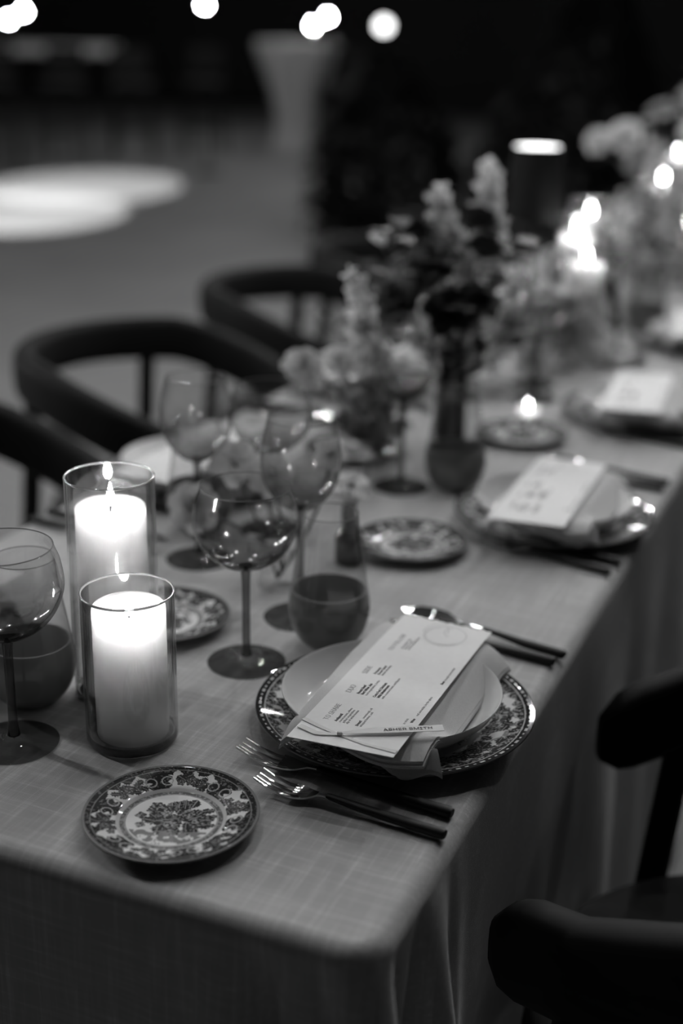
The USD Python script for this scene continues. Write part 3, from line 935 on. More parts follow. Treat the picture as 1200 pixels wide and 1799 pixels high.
def setting(side, k, y, bread, parts='all'):
    """A laid place on the right (+1) or left (-1) side, centred at y."""
    where = '%s place on the %s side of the table' % (ORD[k], 'right' if side > 0 else 'left')
    rz = 0 if side > 0 else 180
    cx = 0.262 * side
    c_, s_ = math.cos(math.radians(rz)), math.sin(math.radians(rz))

    def off(dx, dy, dz=0.0):
        return (cx + c_ * dx - s_ * dy, y + s_ * dx + c_ * dy, TZ + dz)
    copy(CH, 'floral printed dinner plate at the ' + where, off(0, 0), rz + 40 * k)
    copy(BW, 'white shallow bowl at the ' + where, off(0.0, -0.006, 0.0075), rz)
    copy(NAPKIN, 'pale folded napkin at the ' + where, off(0.0, -0.006), rz + 4 * (k - 1))
    copy(MENU, 'white menu card at the ' + where, off(-0.006, -0.008), rz + 4 * (k - 1) + 2)
    if bread:
        copy(BR, 'small floral printed side plate at the ' + where, (bread[0], bread[1], TZ), rz + 25 + 30 * k)
    copy(F1, 'longer black handled fork at the ' + where, off(0.118, -0.112), rz - 8)
    copy(F2, 'shorter black handled fork at the ' + where, off(0.112, -0.150), rz - 10)
    copy(K1, 'black handled knife at the ' + where, off(0.112, 0.200), rz - 6)
    copy(S1, 'black handled spoon at the ' + where, off(0.114, 0.236), rz - 7)


# handles point to the guest: the fork model lies along its own -x from the handle end at the origin
setting(1, 1, 0.918, (0.1182, 0.7474))
setting(1, 2, 1.500, (0.1112, 1.2863))
setting(1, 3, 2.120, (0.120, 1.900))
setting(1, 4, 2.720, None)
setting(-1, 0, 0.215, (-0.0511, 0.4105))
setting(-1, 1, 0.850, (-0.110, 1.090))
setting(-1, 2, 1.480, None)
setting(-1, 3, 2.120, None)

for src, lab, loc in (
        (G1, 'round smoky goblet at the left edge of the photo, left of the candles', (-0.0428, 0.1223)),
        (T1, 'tall smoky goblet on the left half of the table, behind the tall candle', (-0.1102, 0.5972)),
        (T1, 'tall smoky goblet behind the second printed side plate', (0.0183, 0.9724)),
        (G1, 'round smoky goblet between the second left napkin and the flowers', (-0.075, 0.730)),
        (T1, 'tall smoky goblet at the third right place, among flowers', (0.030, 1.640)),
        (G1, 'round smoky goblet at the third right place, among flowers', (0.060, 1.545)),
        (T1, 'tall smoky goblet at the fourth right place, far up the table', (0.050, 2.260)),
        (T1, 'tall smoky goblet at the third left place, behind the flowers', (-0.12, 1.270)),
        (G1, 'round smoky goblet at the fourth left place, far up the table', (-0.10, 1.960)),
        (T1, 'tall smoky goblet far up the table beside the lit candles', (0.10, 2.87)),
        (U1, 'stemless tumbler at the left edge of the photo, behind the left goblet', (-0.078, 0.200)),
        (U1, 'stemless tumbler behind the second place plate on the right side', (0.092, 1.000)),
        (U1, 'stemless tumbler on the second left place, beside the napkin', (-0.16, 0.690)),
        (U1, 'stemless tumbler on the fourth right place, far up the table', (0.13, 2.20))):
    copy(src, lab, (loc[0], loc[1], TZ))

# further candles in glass down the middle of the table
H3 = holder('clear glass candle cylinder nearest the black table lamp, among the flowers', (0.010, 1.990, TZ), 0.0430, 0.272)
C3 = candle('lit pillar candle nearest the black table lamp, among the flowers', (0.010, 1.990, TZ + 0.0070), 0.0340, 0.232, 0.006, 0.026, seed=9)
for a, b, lab, loc in (
        (H2, C2, 'in front of the flowers near the black lamp', (0.060, 1.880)),
        (H3, C3, 'just beyond the black table lamp', (-0.030, 2.280)),
        (H3, C3, 'of the second group, at the right edge of the photo', (-0.020, 3.100)),
        (H1, C1, 'short one of the second group at the right edge', (0.070, 3.050)),
        (H3, C3, 'behind the second group at the right edge', (-0.075, 3.285)),
        (H3, C3, 'farthest up the table, at the right edge', (-0.13, 3.990))):
    copy(a, 'clear candle cylinder ' + lab, (loc[0], loc[1], TZ))
    copy(b, 'lit pillar candle ' + lab, (loc[0], loc[1], TZ + 0.007))

# ---- small votive
V1 = thing('votive_candle', 'small lit votive in a clear cup below the white flowers, near the third side plate', 'candle', (0.085, 1.415, TZ))
part(V1, 'cup', lathe([(0, 0.0), (0.021, 0.0), (0.025, 0.036)], 48), 'clear_glass')
part(V1, 'wax', lathe([(0, 0.002), (0.0195, 0.002), (0.021, 0.020), (0.019, 0.0205), (0, 0.019)], 36), 'wax')
part(V1, 'flame', moved(flame_mesh(0.009, 0.0022), (0, 0, 0.0195)), 'flame', label='small flame')

# ---- cordless table lamp with a dark shade
LP = thing('table_lamp', 'slim table lamp with a black cylinder shade, its open top glowing', 'lamp', (-0.095, 2.030, TZ))
part(LP, 'base', lathe(smooth_profile([(0, 0), (0.052, 0), (0.055, 0.004), (0.053, 0.012), (0.010, 0.017), (0, 0.018)], 4), 48), 'black_metal')
part(LP, 'pole', tube([(0, 0, 0.015), (0, 0, 0.30)], 0.006, 12), 'black_metal')
part(LP, 'shade', lathe([(0.060, 0.255), (0.0495, 0.405), (0.0475, 0.405), (0.058, 0.255), (0.060, 0.255)], 64), 'black_metal')
part(LP, 'diffuser', lathe([(0, 0.4045), (0.0470, 0.4045), (0.0470, 0.400), (0, 0.400)], 48), 'lamp_glow', label='glowing round diffuser')

# ================================================================== flowers
def leaf_mesh(L, W, bend=0.3, n=5, fold=0.15):
    def fn(u, v):
        w = W * np.power(np.clip(np.sin(PI * np.clip(u, 0.02, 0.985)), 0, 1), 0.8)
        y = (v - 0.5) * 2 * w
        return L * u, y, L * bend * u * (1 - u * 1.4) + fold * np.abs(y)
    return grid(fn, n + 2, 3)


def petal_mesh(L, W, cup=0.5, n=5, tip=0.0):
    def fn(u, v):
        w = W * np.power(np.clip(np.sin(PI * (0.10 + 0.82 * u)), 0, 1), 0.7)
        y = (v - 0.5) * 2 * w
        return L * u, y, cup * L * u * u - tip * L * u ** 4 + 0.35 * y * y / max(W, 1e-6)
    return grid(fn, n, 5)


def rose_bloom(R, seed=0):
    r_ = random.Random(seed)
    ms = []
    for ring, (n, L, W, open_) in enumerate(((4, 0.55, 0.36, 1.35), (5, 0.75, 0.46, 1.0), (6, 0.95, 0.52, 0.65), (7, 1.05, 0.55, 0.28))):
        for k in range(n):
            p = petal_mesh(L * R, W * R, 0.35 + 0.1 * r_.random(), 5, 0.45)
            p = moved(p, (0.06 * R, 0, 0), 0, 0, -open_ + 0.2 * r_.uniform(-1, 1))
            ms.append(moved(p, (0, 0, -0.10 * R * ring), 2 * PI * (k + 0.5 * ring + 0.2 * r_.random()) / n))
    return cat(ms)


def orchid_bloom(R, seed=0):
    return [moved(petal_mesh(R, R * 0.46, 0.15, 5, 0.3), (0, 0, 0), 2 * PI * k / 5 + 0.1 * seed, 0, 0) for k in range(5)]


def stem_path(base, tip, bow=0.03, n=10, seed=0):
    r_ = random.Random(seed)
    b, t = np.array(base, float), np.array(tip, float)
    s = np.linspace(0, 1, n)[:, None]
    o = np.array([r_.uniform(-bow, bow), r_.uniform(-bow, bow), 0])
    return b + (t - b) * np.c_[s ** 1.6, s ** 1.6, s] + o * (s * (1 - s) * 4)


def orient(m, d):
    """Turns +x of m to direction d."""
    d = np.array(d, float); d /= np.linalg.norm(d) + 1e-9
    yaw = math.atan2(d[1], d[0]); pitch = math.asin(max(-1, min(1, d[2])))
    return moved(m, (0, 0, 0), yaw, 0, -pitch)


def aim_up(m, d):
    """Turns +z of m to direction d."""
    d = np.array(d, float); d /= np.linalg.norm(d) + 1e-9
    m = m.copy()
    m.apply_transform(trimesh.geometry.align_vectors([0, 0, 1], d))
    return m


def local(path):
    o = np.array(path[0]); return np.array(path) - o, o


def spike(label, base, tip, n=16, R=0.013, m='petal_grey', group=None, seed=0, from_=0.42):
    path, o = local(stem_path(base, tip, 0.02, 14, seed))
    t = thing('flower_spike', label, 'flower', o, 0, group)
    st = part(t, 'stem', tube(path, np.linspace(0.0022, 0.0012, len(path)), 6), 'plant_stem')
    r_ = random.Random(seed)
    for k in range(n):
        s = from_ + (1 - from_) * k / (n - 1)
        p = np.array([np.interp(s * (len(path) - 1), np.arange(len(path)), path[:, i]) for i in range(3)])
        a = k * 2.4
        rr = R * (1.15 - 0.6 * (s - from_) / (1 - from_))
        d = (math.cos(a), math.sin(a), 0.5)
        fl_ = cat(orchid_bloom(rr, k) + [moved(petal_mesh(rr * 0.8, rr * 0.4, 0.9, 4), (0, 0, 0), 2 * PI * j / 3) for j in range(3)])
        part(t, 'floret', moved(aim_up(fl_, d), p + np.array(d) * rr * 0.45), m, smooth=True)
    for k in range(3):
        s = 0.15 + 0.12 * k
        p = np.array([np.interp(s * (len(path) - 1), np.arange(len(path)), path[:, i]) for i in range(3)])
        part(st, 'leaf', moved(orient(leaf_mesh(0.05, 0.008), (math.cos(k * 2.3), math.sin(k * 2.3), 0.5)), p), 'leaf_mid', smooth=True)
    return t


def bloom_stem(label, base, tip, R, m, name='rose', catg='flower', group=None, seed=0, face=None, leaves=3, leafm='leaf_mid', kind='rose'):
    path, o = local(stem_path(base, tip, 0.02, 10, seed))
    t = thing(name, label, catg, o, 0, group)
    st = part(t, 'stem', tube(path, 0.002, 6), 'plant_stem')
    d = face if face is not None else path[-1] - path[-2]
    if kind == 'rose':
        part(t, 'bloom', moved(aim_up(rose_bloom(R, seed), d), path[-1]), m, smooth=True)
    else:
        for q in orchid_bloom(R, seed):
            part(t, 'petal', moved(aim_up(q, d), path[-1]), m, smooth=True)
        part(t, 'flower_heart', moved(lathe([(0, -0.002), (0.005, 0), (0.004, 0.006), (0, 0.008)], 10), path[-1]), 'petal_grey')
    r_ = random.Random(seed + 5)
    for k in range(leaves):
        s = 0.35 + 0.5 * k / max(1, leaves)
        p = np.array([np.interp(s * (len(path) - 1), np.arange(len(path)), path[:, i]) for i in range(3)])
        a = r_.uniform(0, 6.28)
        part(st, 'leaf', moved(orient(leaf_mesh(r_.uniform(0.035, 0.06), r_.uniform(0.009, 0.014)), (math.cos(a), math.sin(a), r_.uniform(-0.1, 0.6))), p), leafm, smooth=True)
    return t


def sprig(label, base, tip, n=12, L=0.045, W=0.013, m='leaf_mid', group=None, seed=0):
    path, o = local(stem_path(base, tip, 0.03, 12, seed))
    t = thing('leafy_sprig', label, 'greenery', o, 0, group)
    st = part(t, 'stem', tube(path, np.linspace(0.0024, 0.0010, len(path)), 6), 'plant_stem')
    r_ = random.Random(seed + 9)
    for k in range(n):
        s = 0.28 + 0.72 * k / (n - 1)
        p = np.array([np.interp(s * (len(path) - 1), np.arange(len(path)), path[:, i]) for i in range(3)])
        a = k * 2.4 + r_.uniform(-0.4, 0.4)
        part(st, 'leaf', moved(orient(leaf_mesh(L * r_.uniform(0.7, 1.2), W * r_.uniform(0.8, 1.2), r_.uniform(-0.1, 0.4)), (math.cos(a), math.sin(a), r_.uniform(-0.2, 0.7))), p), m, smooth=True)
    return t


def bud_vase(label, x, y, h=0.11, r=0.03, m='vase_glass', neck=0.012, group=None):
    t = thing('bud_vase', label, 'vase', (x, y, TZ), 0, group)
    pr = smooth_profile([(0, 0.0), (r * 0.85, 0.0), (r, 0.006), (r * 0.98, h * 0.38), (neck, h * 0.66), (neck * 0.9, h * 0.9), (neck * 1.15, h)], 6)
    part(t, 'body', lathe(pr.tolist(), 56), m)
    th = np.linspace(0, 2 * PI, 49)
    part(t, 'lip', tube(np.c_[neck * 1.15 * np.cos(th), neck * 1.15 * np.sin(th), np.full(49, h)], 0.0012, 6, caps=False), 'rim_glass' if m != 'dark_vase' else 'dark_vase')
    return t


# near bud vases with white blooms, seen through and behind the goblets
bud_vase('small clear bud vase with dark water behind the round goblet stem', 0.018, 0.560, 0.085, 0.024)
bud_vase('slim dark glass bud vase behind the foreground tumbler', 0.066, 0.668, 0.085, 0.019, 'smoke_vase', 0.008)
bloom_stem('white open flower laid across the top of the slim dark bud vase', (0.066, 0.668, TZ + 0.02), (0.062, 0.678, TZ + 0.098), 0.026, 'petal_white', 'white_flower', kind='open', seed=3, face=(0.3, -0.5, 1), leaves=0)
for k, (tip, R, lab) in enumerate((((-0.095, 0.560, TZ + 0.085), 0.030, 'white ruffled flower right of the tall candle, lowest of the pale trio'), ((-0.060, 0.600, TZ + 0.135), 0.032, 'large white flower seen over the rim of the round goblet'),
                                   ((-0.020, 0.615, TZ + 0.120), 0.028, 'white flower seen through the round goblet and the tall one'), ((0.050, 0.640, TZ + 0.150), 0.022, 'white flower just above the tall goblet rim'))):
    bloom_stem(lab, (0.018, 0.560, TZ + 0.012), tip, R, 'petal_white', 'white_flower', kind='open' if k % 2 else 'rose', seed=20 + k, face=(0.5, -0.8, 0.6), leaves=1, leafm='leaf_pale')

# middle arrangement: dark blooms in a tall black vase, pale spikes left and above
bud_vase('tall black vase in the middle flower arrangement', 0.006, 1.225, 0.185, 0.026, 'dark_vase', 0.020)
DARK = ['foremost of the high ones', 'at the left, high up', 'at the right, high up', 'lowest in front', 'lowest at the left', 'lowest at the right', 'topmost and farthest back']
for k, (tip, R) in enumerate((((0.00, 1.13, 0.300), 0.046), ((-0.055, 1.20, 0.330), 0.044), ((0.045, 1.24, 0.310), 0.042), ((0.02, 1.16, 0.225), 0.044), ((-0.05, 1.12, 0.245), 0.04), ((0.055, 1.19, 0.240), 0.040), ((0.01, 1.30, 0.345), 0.04))):
    bloom_stem('dark velvety bloom in the tall black vase, ' + DARK[k], (0.006, 1.225, TZ + 0.02), (tip[0], tip[1], TZ + tip[2]), R, 'petal_dark', 'dark_rose', seed=40 + k , group='dark blooms in the tall black vase', leafm='leaf_dark', leaves=4)
for k, tip in enumerate(((-0.09, 1.12, 0.345), (0.09, 1.28, 0.33), (-0.03, 1.08, 0.36), (0.07, 1.16, 0.30), (-0.10, 1.22, 0.24), (0.10, 1.22, 0.20))):
    sprig('dark leafy sprig standing in the tall black vase', (0.006, 1.225, TZ + 0.02), (tip[0], tip[1], TZ + tip[2]), 11, 0.06, 0.016, 'leaf_dark' if k % 2 else 'leaf_mid', group='leafy sprigs in the tall black vase', seed=60 + k)
spike('tallest pale flower spike above the dark blooms', (0.006, 1.235, TZ + 0.03), (0.000, 1.389, TZ + 0.420), 16, 0.030, 'petal_pale', seed=2, from_=0.60)
spike('shorter pale flower spike left of the tallest one', (0.006, 1.225, TZ + 0.03), (-0.020, 1.190, TZ + 0.400), 14, 0.027, 'petal_pale', seed=6, from_=0.64)
bud_vase('clear bud vase left of the tall black vase', -0.030, 1.010, 0.11, 0.028)
spike('pale snapdragon spike left of the dark blooms', (-0.030, 1.010, TZ + 0.02), (-0.062, 0.975, TZ + 0.300), 18, 0.026, 'petal_pale', seed=8, from_=0.3)
bloom_stem('larger white rose low on the left of the flowers', (-0.030, 1.010, TZ + 0.02), (-0.105, 0.895, TZ + 0.185), 0.030, 'petal_white', 'white_rose', seed=70, face=(0.4, -0.6, 0.8))
bloom_stem('smaller white rose right of the larger white rose', (-0.030, 1.010, TZ + 0.02), (-0.090, 0.985, TZ + 0.175), 0.024, 'petal_white', 'white_rose', seed=71, face=(0.4, -0.6, 0.8))
bloom_stem('pale grey rose below the snapdragon spike', (-0.030, 1.010, TZ + 0.02), (-0.045, 0.990, TZ + 0.085), 0.036, 'petal_grey', 'pale_rose', seed=72, face=(0.5, -0.8, 0.4))
for k, tip in enumerate(((-0.12, 0.98, 0.16), (-0.10, 0.95, 0.10), (0.0, 0.97, 0.20), (0.035, 1.00, 0.16), (-0.15, 1.06, 0.22))):
    sprig('leafy sprig around the pale snapdragon spike', (-0.030, 1.010, TZ + 0.02), (tip[0], tip[1], TZ + tip[2]), 10, 0.045, 0.013, ('leaf_mid', 'leaf_dark', 'leaf_pale')[k % 3], group='leafy sprigs around the snapdragon', seed=80 + k)

# white blooms right of the votive
bud_vase('clear bud vase beside the small votive', 0.020, 1.700, 0.10, 0.027)
for k, (tip, R, lab) in enumerate((((0.012, 1.690, 0.045), 0.044, 'white flower hanging low just above the votive'), ((0.035, 1.840, 0.070), 0.046, 'white flower right of the low hanging one'), ((0.095, 1.800, 0.060), 0.046, 'white flower beside the third napkin on the right'), ((0.03, 1.76, 0.11), 0.036, 'white flower highest of the low white cluster'))):
    bloom_stem(lab, (0.020, 1.700, TZ + 0.02), (tip[0], tip[1], TZ + tip[2]), R, 'petal_white', 'white_flower', kind='open' if k in (0, 3) else 'rose', seed=90 + k, face=(0.5, -0.8, 0.5), leaves=2)
ar = thing('curved_leaf', 'long dark drooping leaf over the third napkin', 'leaf', (0.05, 1.94, TZ))
arc_pts = [(0.0, 0.0, 0.05), (0.0, 0.0, 0.13), (0.02, 0.005, 0.165), (0.05, 0.0, 0.15), (0.075, -0.03, 0.085), (0.085, -0.06, 0.03)]
pp = np.array(arc_pts); ss = np.linspace(0, 5, 24)
pp = np.c_[[np.interp(ss, np.arange(6), pp[:, i]) for i in range(3)]].T
part(ar, 'blade', tube(pp, np.interp(ss, [0, 1, 3, 5], [0.003, 0.008, 0.013, 0.002]), 8), 'leaf_dark', smooth=60)

# mixed stems all along the middle, far end
rf = random.Random(31)
vase_y = [1.50, 1.60, 1.79, 2.12, 2.40, 2.55, 2.70, 2.80, 2.94, 3.40, 3.52, 3.70, 4.2]
for vi, y in enumerate(vase_y):
    x = rf.uniform(-0.06, 0.06)
    h = rf.uniform(0.09, 0.13)
    bud_vase('clear bud vase in the flower row far up the table', x, y, h, 0.027, group='far bud vases')
    big = 1.0 + 0.25 * (vi > 6)
    for k in range(5):
        a = rf.uniform(0, 6.28)
        dx, dy = rf.uniform(0.03, 0.12) * math.cos(a), rf.uniform(0.03, 0.13) * math.sin(a)
        dz = rf.uniform(0.10, 0.26) * (1.25 if vi > 5 else 0.9)
        base, tip = (x, y, TZ + 0.015), (x + dx, y + dy, TZ + dz)
        sd = 200 + vi * 10 + k
        kind = rf.random()
        if k == 0 or kind < 0.42:
            sprig('leafy sprig in the bud vases far up the table', base, tip, 11, 0.05 * big, 0.015 * big, rf.choice(['leaf_mid', 'leaf_pale', 'leaf_mid', 'leaf_dark']), group='far leafy sprigs', seed=sd)
        elif kind < 0.78:
            bloom_stem('rose in the bud vases far up the table', base, tip, rf.uniform(0.026, 0.042) * big, rf.choice(['petal_grey', 'petal_white', 'petal_grey', 'petal_dark'] if vi < 6 else ['petal_white', 'petal_grey']), 'rose', seed=sd, group='far roses', leaves=3)
        else:
            spike('flower spike in the bud vases far up the table', base, (tip[0], tip[1], tip[2] + 0.08), 12, 0.015 * big, 'petal_grey', group='far flower spikes', seed=sd)
BIG = ['lowest at the right', 'topmost behind the flame', 'just right of the flame', 'at the left below the top', 'lowest in front', 'farthest back', 'small and set apart at the far left']
for k, (tip, R) in enumerate((((0.085, 3.00, 0.38), 0.055), ((-0.05, 3.16, 0.42), 0.055), ((0.06, 3.20, 0.36), 0.06), ((-0.10, 2.90, 0.37), 0.050), ((0.10, 3.05, 0.26), 0.05), ((0.0, 3.40, 0.45), 0.055), ((-0.16, 2.86, 0.36), 0.036))):
    bloom_stem('big pale rose of the right edge cluster, ' + BIG[k], (0.0, 3.18, TZ + 0.02), (tip[0], tip[1], TZ + tip[2]), R, 'petal_white' if k % 2 == 0 else 'petal_grey', 'rose', seed=400 + k, group='big pale roses at the right edge', leaves=3)

# ================================================================== chairs
def chair(label, loc, rotz):
    """Barrel-back chair; opens towards its +x. Origin on the floor below the centre of the ring."""
    t = thing('barrel_chair', label, 'chair', loc, rotz)
    R, zt, hgt, th = 0.275, 0.770, 0.088, 0.046
    path = [(0.235, -R + 0.075)] + [(0.15, -R + 0.018)] + [(0.06, -R)] + [(R * math.cos(a), R * math.sin(a)) for a in np.linspace(-PI / 2, -3 * PI / 2, 40)] + [(0.06, R), (0.15, R - 0.018), (0.235, R - 0.075)]
    p = np.array(path)
    d = np.r_[0, np.cumsum(np.linalg.norm(np.diff(p, axis=0), axis=1))]
    s = np.linspace(0, d[-1], 70)
    c = np.c_[np.interp(s, d, p[:, 0]), np.interp(s, d, p[:, 1])]
    tt = np.gradient(c, axis=0); tt /= np.linalg.norm(tt, axis=1, keepdims=True)
    nn = np.c_[-tt[:, 1], tt[:, 0]]
    secs = []
    for i in range(len(c)):
        e = min(i, len(c) - 1 - i)
        k = 0.55 if e == 0 else (0.9 if e == 1 else 1.0)
        back = math.exp(-((s[i] / d[-1] - 0.5) / 0.28) ** 2)
        H, Zt = (hgt * (1 + 0.18 * (1 - back)) * k), zt - 0.115 * np.clip((c[i][0] + 0.12) / 0.355, 0, 1) ** 1.2 + 0.012 * back
        ring = []
        for a in np.linspace(0, 2 * PI, 16, endpoint=False):
            ca, sa = math.cos(a), math.sin(a)
            u = th / 2 * np.sign(ca) * abs(ca) ** 0.6 * k
            w = H / 2 * np.sign(sa) * abs(sa) ** 0.6
            ring.append((c[i][0] + nn[i][0] * u, c[i][1] + nn[i][1] * u, Zt - hgt / 2 + w))
        secs.append(ring)
    part(t, 'backrest', loft(secs), 'chair_wood', smooth=50)
    for x, y, xb, yb in ((0.15, -R + 0.016, 0.19, -R + 0.03), (0.15, R - 0.016, 0.19, R - 0.03), (-0.17, -0.21, -0.22, -0.23), (-0.17, 0.21, -0.22, 0.23)):
        part(t, 'leg', tube([(x, y, zt - hgt + (0.02 if x < 0 else -0.075)), ((x + xb) / 2, (y + yb) / 2, 0.36), (xb, yb, 0.0)], [0.017, 0.019, 0.012], 12), 'chair_wood')
    prof = smooth_profile([(0, 0.405), (0.225, 0.405), (0.245, 0.418), (0.243, 0.445), (0.225, 0.462), (0.10, 0.470), (0, 0.470)], 4)
    part(t, 'seat', lathe(prof, 64), 'seat_fabric', smooth=60)
    th_ = np.linspace(0, 2 * PI, 65)
    part(t, 'seat_rail', tube(np.c_[0.235 * np.cos(th_), 0.235 * np.sin(th_), np.full(65, 0.395)], 0.014, 8, caps=False), 'chair_wood')
    return t


CHR = chair('black barrel-back chair on the left side, the one wholly seen between floor and napkin', (-0.69, 1.50, 0), 0)
for lab, x, y, rz in (('black barrel-back chair cut off by the left edge of the photo', -0.70, 0.78, 2), ('black barrel-back chair farther up the left side, behind the snapdragon', -0.70, 2.27, -3),
                      ('fourth black barrel-back chair up the left side, behind the dark blooms', -0.70, 2.93, 0), ('fifth black barrel-back chair up the left side', -0.70, 3.60, 0),
                      ('black barrel-back chair at the lower right corner, arms almost touching the cloth', 0.645, 0.412, 180), ('black barrel-back chair on the right side at the second place', 0.74, 1.02, 180)):
    copy(CHR, lab, (x, y, 0), rz)

# ================================================================== far end of the hall
def highboy(label, x, y, r, h, waist):
    t = thing('cocktail_table', label, 'table', (x, y, 0))
    prof = smooth_profile([(r * 0.72, 0.0), (waist, h * 0.30), (waist * 1.25, h * 0.55), (r * 0.97, h * 0.93), (r, h - 0.02)], 8)
    m = lathe(prof.tolist() + [(r - 0.01, h), (0, h)], 72)
    v = m.vertices; a = np.arctan2(v[:, 1], v[:, 0]); k = 1 + 0.05 * np.sin(8 * a) * (v[:, 2] < h - 0.03)
    v[:, 0] *= k; v[:, 1] *= k; m.vertices = v
    part(t, 'cloth', m, 'far_cloth', smooth=50)
    part(t, 'sash', lathe(smooth_profile([(waist * 1.02, h * 0.27), (waist * 1.10, h * 0.30), (waist * 1.04, h * 0.33)], 4), 48), 'far_cloth')
    return t


highboy('tall cocktail table draped in pale cloth in the far background', -6.15, 13.75, 0.48, 1.20, 0.24)
LT = thing('bar_table', 'long pale-clothed bar table at the top left of the background', 'table', (-9.0, 11.8, 0), 25)
part(LT, 'cloth', box(0, 0, 1.08, 2.9, 0.7, 0.10, 0.03), 'far_cloth')
part(LT, 'skirt', box(-1.0, 0, 0.52, 0.8, 0.66, 1.04, 0.05), 'far_cloth')
for sx in (-0.4, 1.35):
    part(LT, 'leg', tube([(sx, 0.2, 0), (sx, 0.2, 1.05)], 0.03, 8), 'chair_wood')


def bar_chair(lab, x, y, rz, first=[None]):
    if first[0] is None:
        t = thing('bar_stool', lab, 'stool', (x, y, 0), rz, 'black bar stools before the far tables')
        part(t, 'seat', box(0, 0, 0.76, 0.42, 0.42, 0.06, 0.02), 'seat_fabric')
        part(t, 'backrest', box(-0.2, 0, 1.0, 0.04, 0.40, 0.26, 0.015), 'chair_wood')
        for a in (-1, 1):
            part(t, 'post', tube([(-0.19, a * 0.17, 0.76), (-0.2, a * 0.17, 1.0)], 0.014, 8), 'chair_wood')
            for b in (-1, 1):
                part(t, 'leg', tube([(a * 0.17, b * 0.17, 0.74), (a * 0.21, b * 0.21, 0)], 0.016, 8), 'chair_wood')
        part(t, 'footrest', box(0.19, 0, 0.28, 0.02, 0.36, 0.03), 'chair_wood')
        first[0] = t
    else:
        copy(first[0], lab, (x, y, 0), rz)


for k, (x, y) in enumerate(((-8.95, 10.9), (-8.35, 11.1), (-7.75, 11.4), (-7.2, 11.9), (-6.9, 12.9), (-5.35, 13.2), (-4.9, 12.6))):
    bar_chair('black bar stool standing before the far pale tables', x, y, 115 + (k % 3) * 14)

# small lights on the far tables
def far_candle(label, x, y, z, h, r=0.020):
    t = thing('candlestick', label, 'candlestick', (x, y, z))
    part(t, 'base', lathe(smooth_profile([(0, 0), (0.045, 0), (0.045, 0.006), (0.012, 0.014), (0.008, h - 0.03), (0.016, h - 0.02), (0.016, h - 0.012), (0, h - 0.012)], 3), 24), 'black_metal')
    part(t, 'candle', tube([(0, 0, h - 0.013), (0, 0, h)], 0.010, 10), 'wax')
    part(t, 'flame', moved(flame_mesh(0.05, r), (0, 0, h)), 'far_flame', label='glowing flame')


far_candle('shorter left candlestick of the pair on the far cocktail table', -5.97, 13.79, 1.20, 0.15)
far_candle('taller right candlestick of the pair on the far cocktail table', -5.82, 13.85, 1.20, 0.24)


def lantern_post(label, x, y, zf, r=0.02, twin=None):
    t = thing('lantern_post', label, 'lamp', (x, y, 0))
    part(t, 'base', lathe(smooth_profile([(0, 0), (0.13, 0), (0.13, 0.015), (0.02, 0.03), (0, 0.03)], 3), 32), 'black_metal')
    part(t, 'post', tube([(0, 0, 0.02), (0, 0, zf - 0.06)], 0.012, 10), 'black_metal')
    part(t, 'cup', lathe([(0, zf - 0.06), (0.03, zf - 0.06), (0.035, zf - 0.02)], 20), 'black_metal')
    if r < 0.01:
        part(t, 'globe', moved(trimesh.creation.icosphere(3, 0.06), (0, 0, zf)), 'lamp_glow', label='softly glowing globe')
    else:
        part(t, 'flame', moved(flame_mesh(0.05, r), (0, 0, zf - 0.025)), 'far_flame', label='glowing flame')
    if twin:
        a, b, c = twin
        part(t, 'arm', tube([(0, 0, zf - 0.12), (a, b, zf - 0.10), (a, b, zf + c - 0.06)], 0.009, 8), 'black_metal')
        part(t, 'cup', moved(lathe([(0, zf - 0.06), (0.03, zf - 0.06), (0.035, zf - 0.02)], 20), (a, b, c)), 'black_metal')
        part(t, 'flame', moved(flame_mesh(0.05, r), (a, b, zf - 0.025 + c)), 'far_flame', label='glowing flame')


lantern_post('lantern post whose light is at the top edge of the photo, left of the middle', -5.84, 11.05, 1.54)
lantern_post('twin lantern post whose two lights overlap at the top left corner', -7.37, 10.08, 1.38, 0.02, (0.13, 0.06, 0.07))
lantern_post('dimmer lantern post right of the far cocktail table', -4.13, 11.31, 1.38, 0.0055)

# dark shrubs in planters close the view on the right
def planter(label, x, y, s, seed):
    t = thing('planted_shrub', label, 'shrub', (x, y, 0))
    part(t, 'planter', lathe(smooth_profile([(0, 0), (0.24, 0), (0.27, 0.02), (0.30, 0.20), (0.31, 0.22), (0.28, 0.22), (0.27, 0.18), (0, 0.18)], 4), 40), 'black_metal')
    part(t, 'trunk', tube([(0, 0, 0.15), (0.02, 0.01, 0.8 * s)], 0.035, 8), 'plant_stem')
    r_ = np.random.default_rng(seed)
    n = 2600
    zz = r_.uniform(0.08, 1.0, n)
    rad = 0.50 * np.interp(zz, [0, 0.12, 0.5, 0.75, 1.0], [0.85, 0.98, 1.0, 0.62, 0.06]) * r_.uniform(0.3, 1.0, n) ** 0.4
    th = r_.uniform(0, 2 * PI, n)
    P = np.c_[rad * np.cos(th), rad * np.sin(th), zz * s]
    base = leaf_mesh(0.12, 0.034, 0.3, 3)
    V, F = [], []
    for k in range(n):
        a, b = r_.uniform(0, 6.28), r_.uniform(-0.8, 0.8)
        m = base.vertices
        ca, sa, cb, sb = math.cos(a), math.sin(a), math.cos(b), math.sin(b)
        m = m @ np.array([[cb, 0, -sb], [0, 1, 0], [sb, 0, cb]]) @ np.array([[ca, sa, 0], [-sa, ca, 0], [0, 0, 1]]) + P[k]
        F.append(base.faces + k * len(m)); V.append(m)
    part(t, 'foliage', trimesh.Trimesh(np.vstack(V), np.vstack(F), process=False), 'shrub_leaf', smooth=False, kind='stuff')


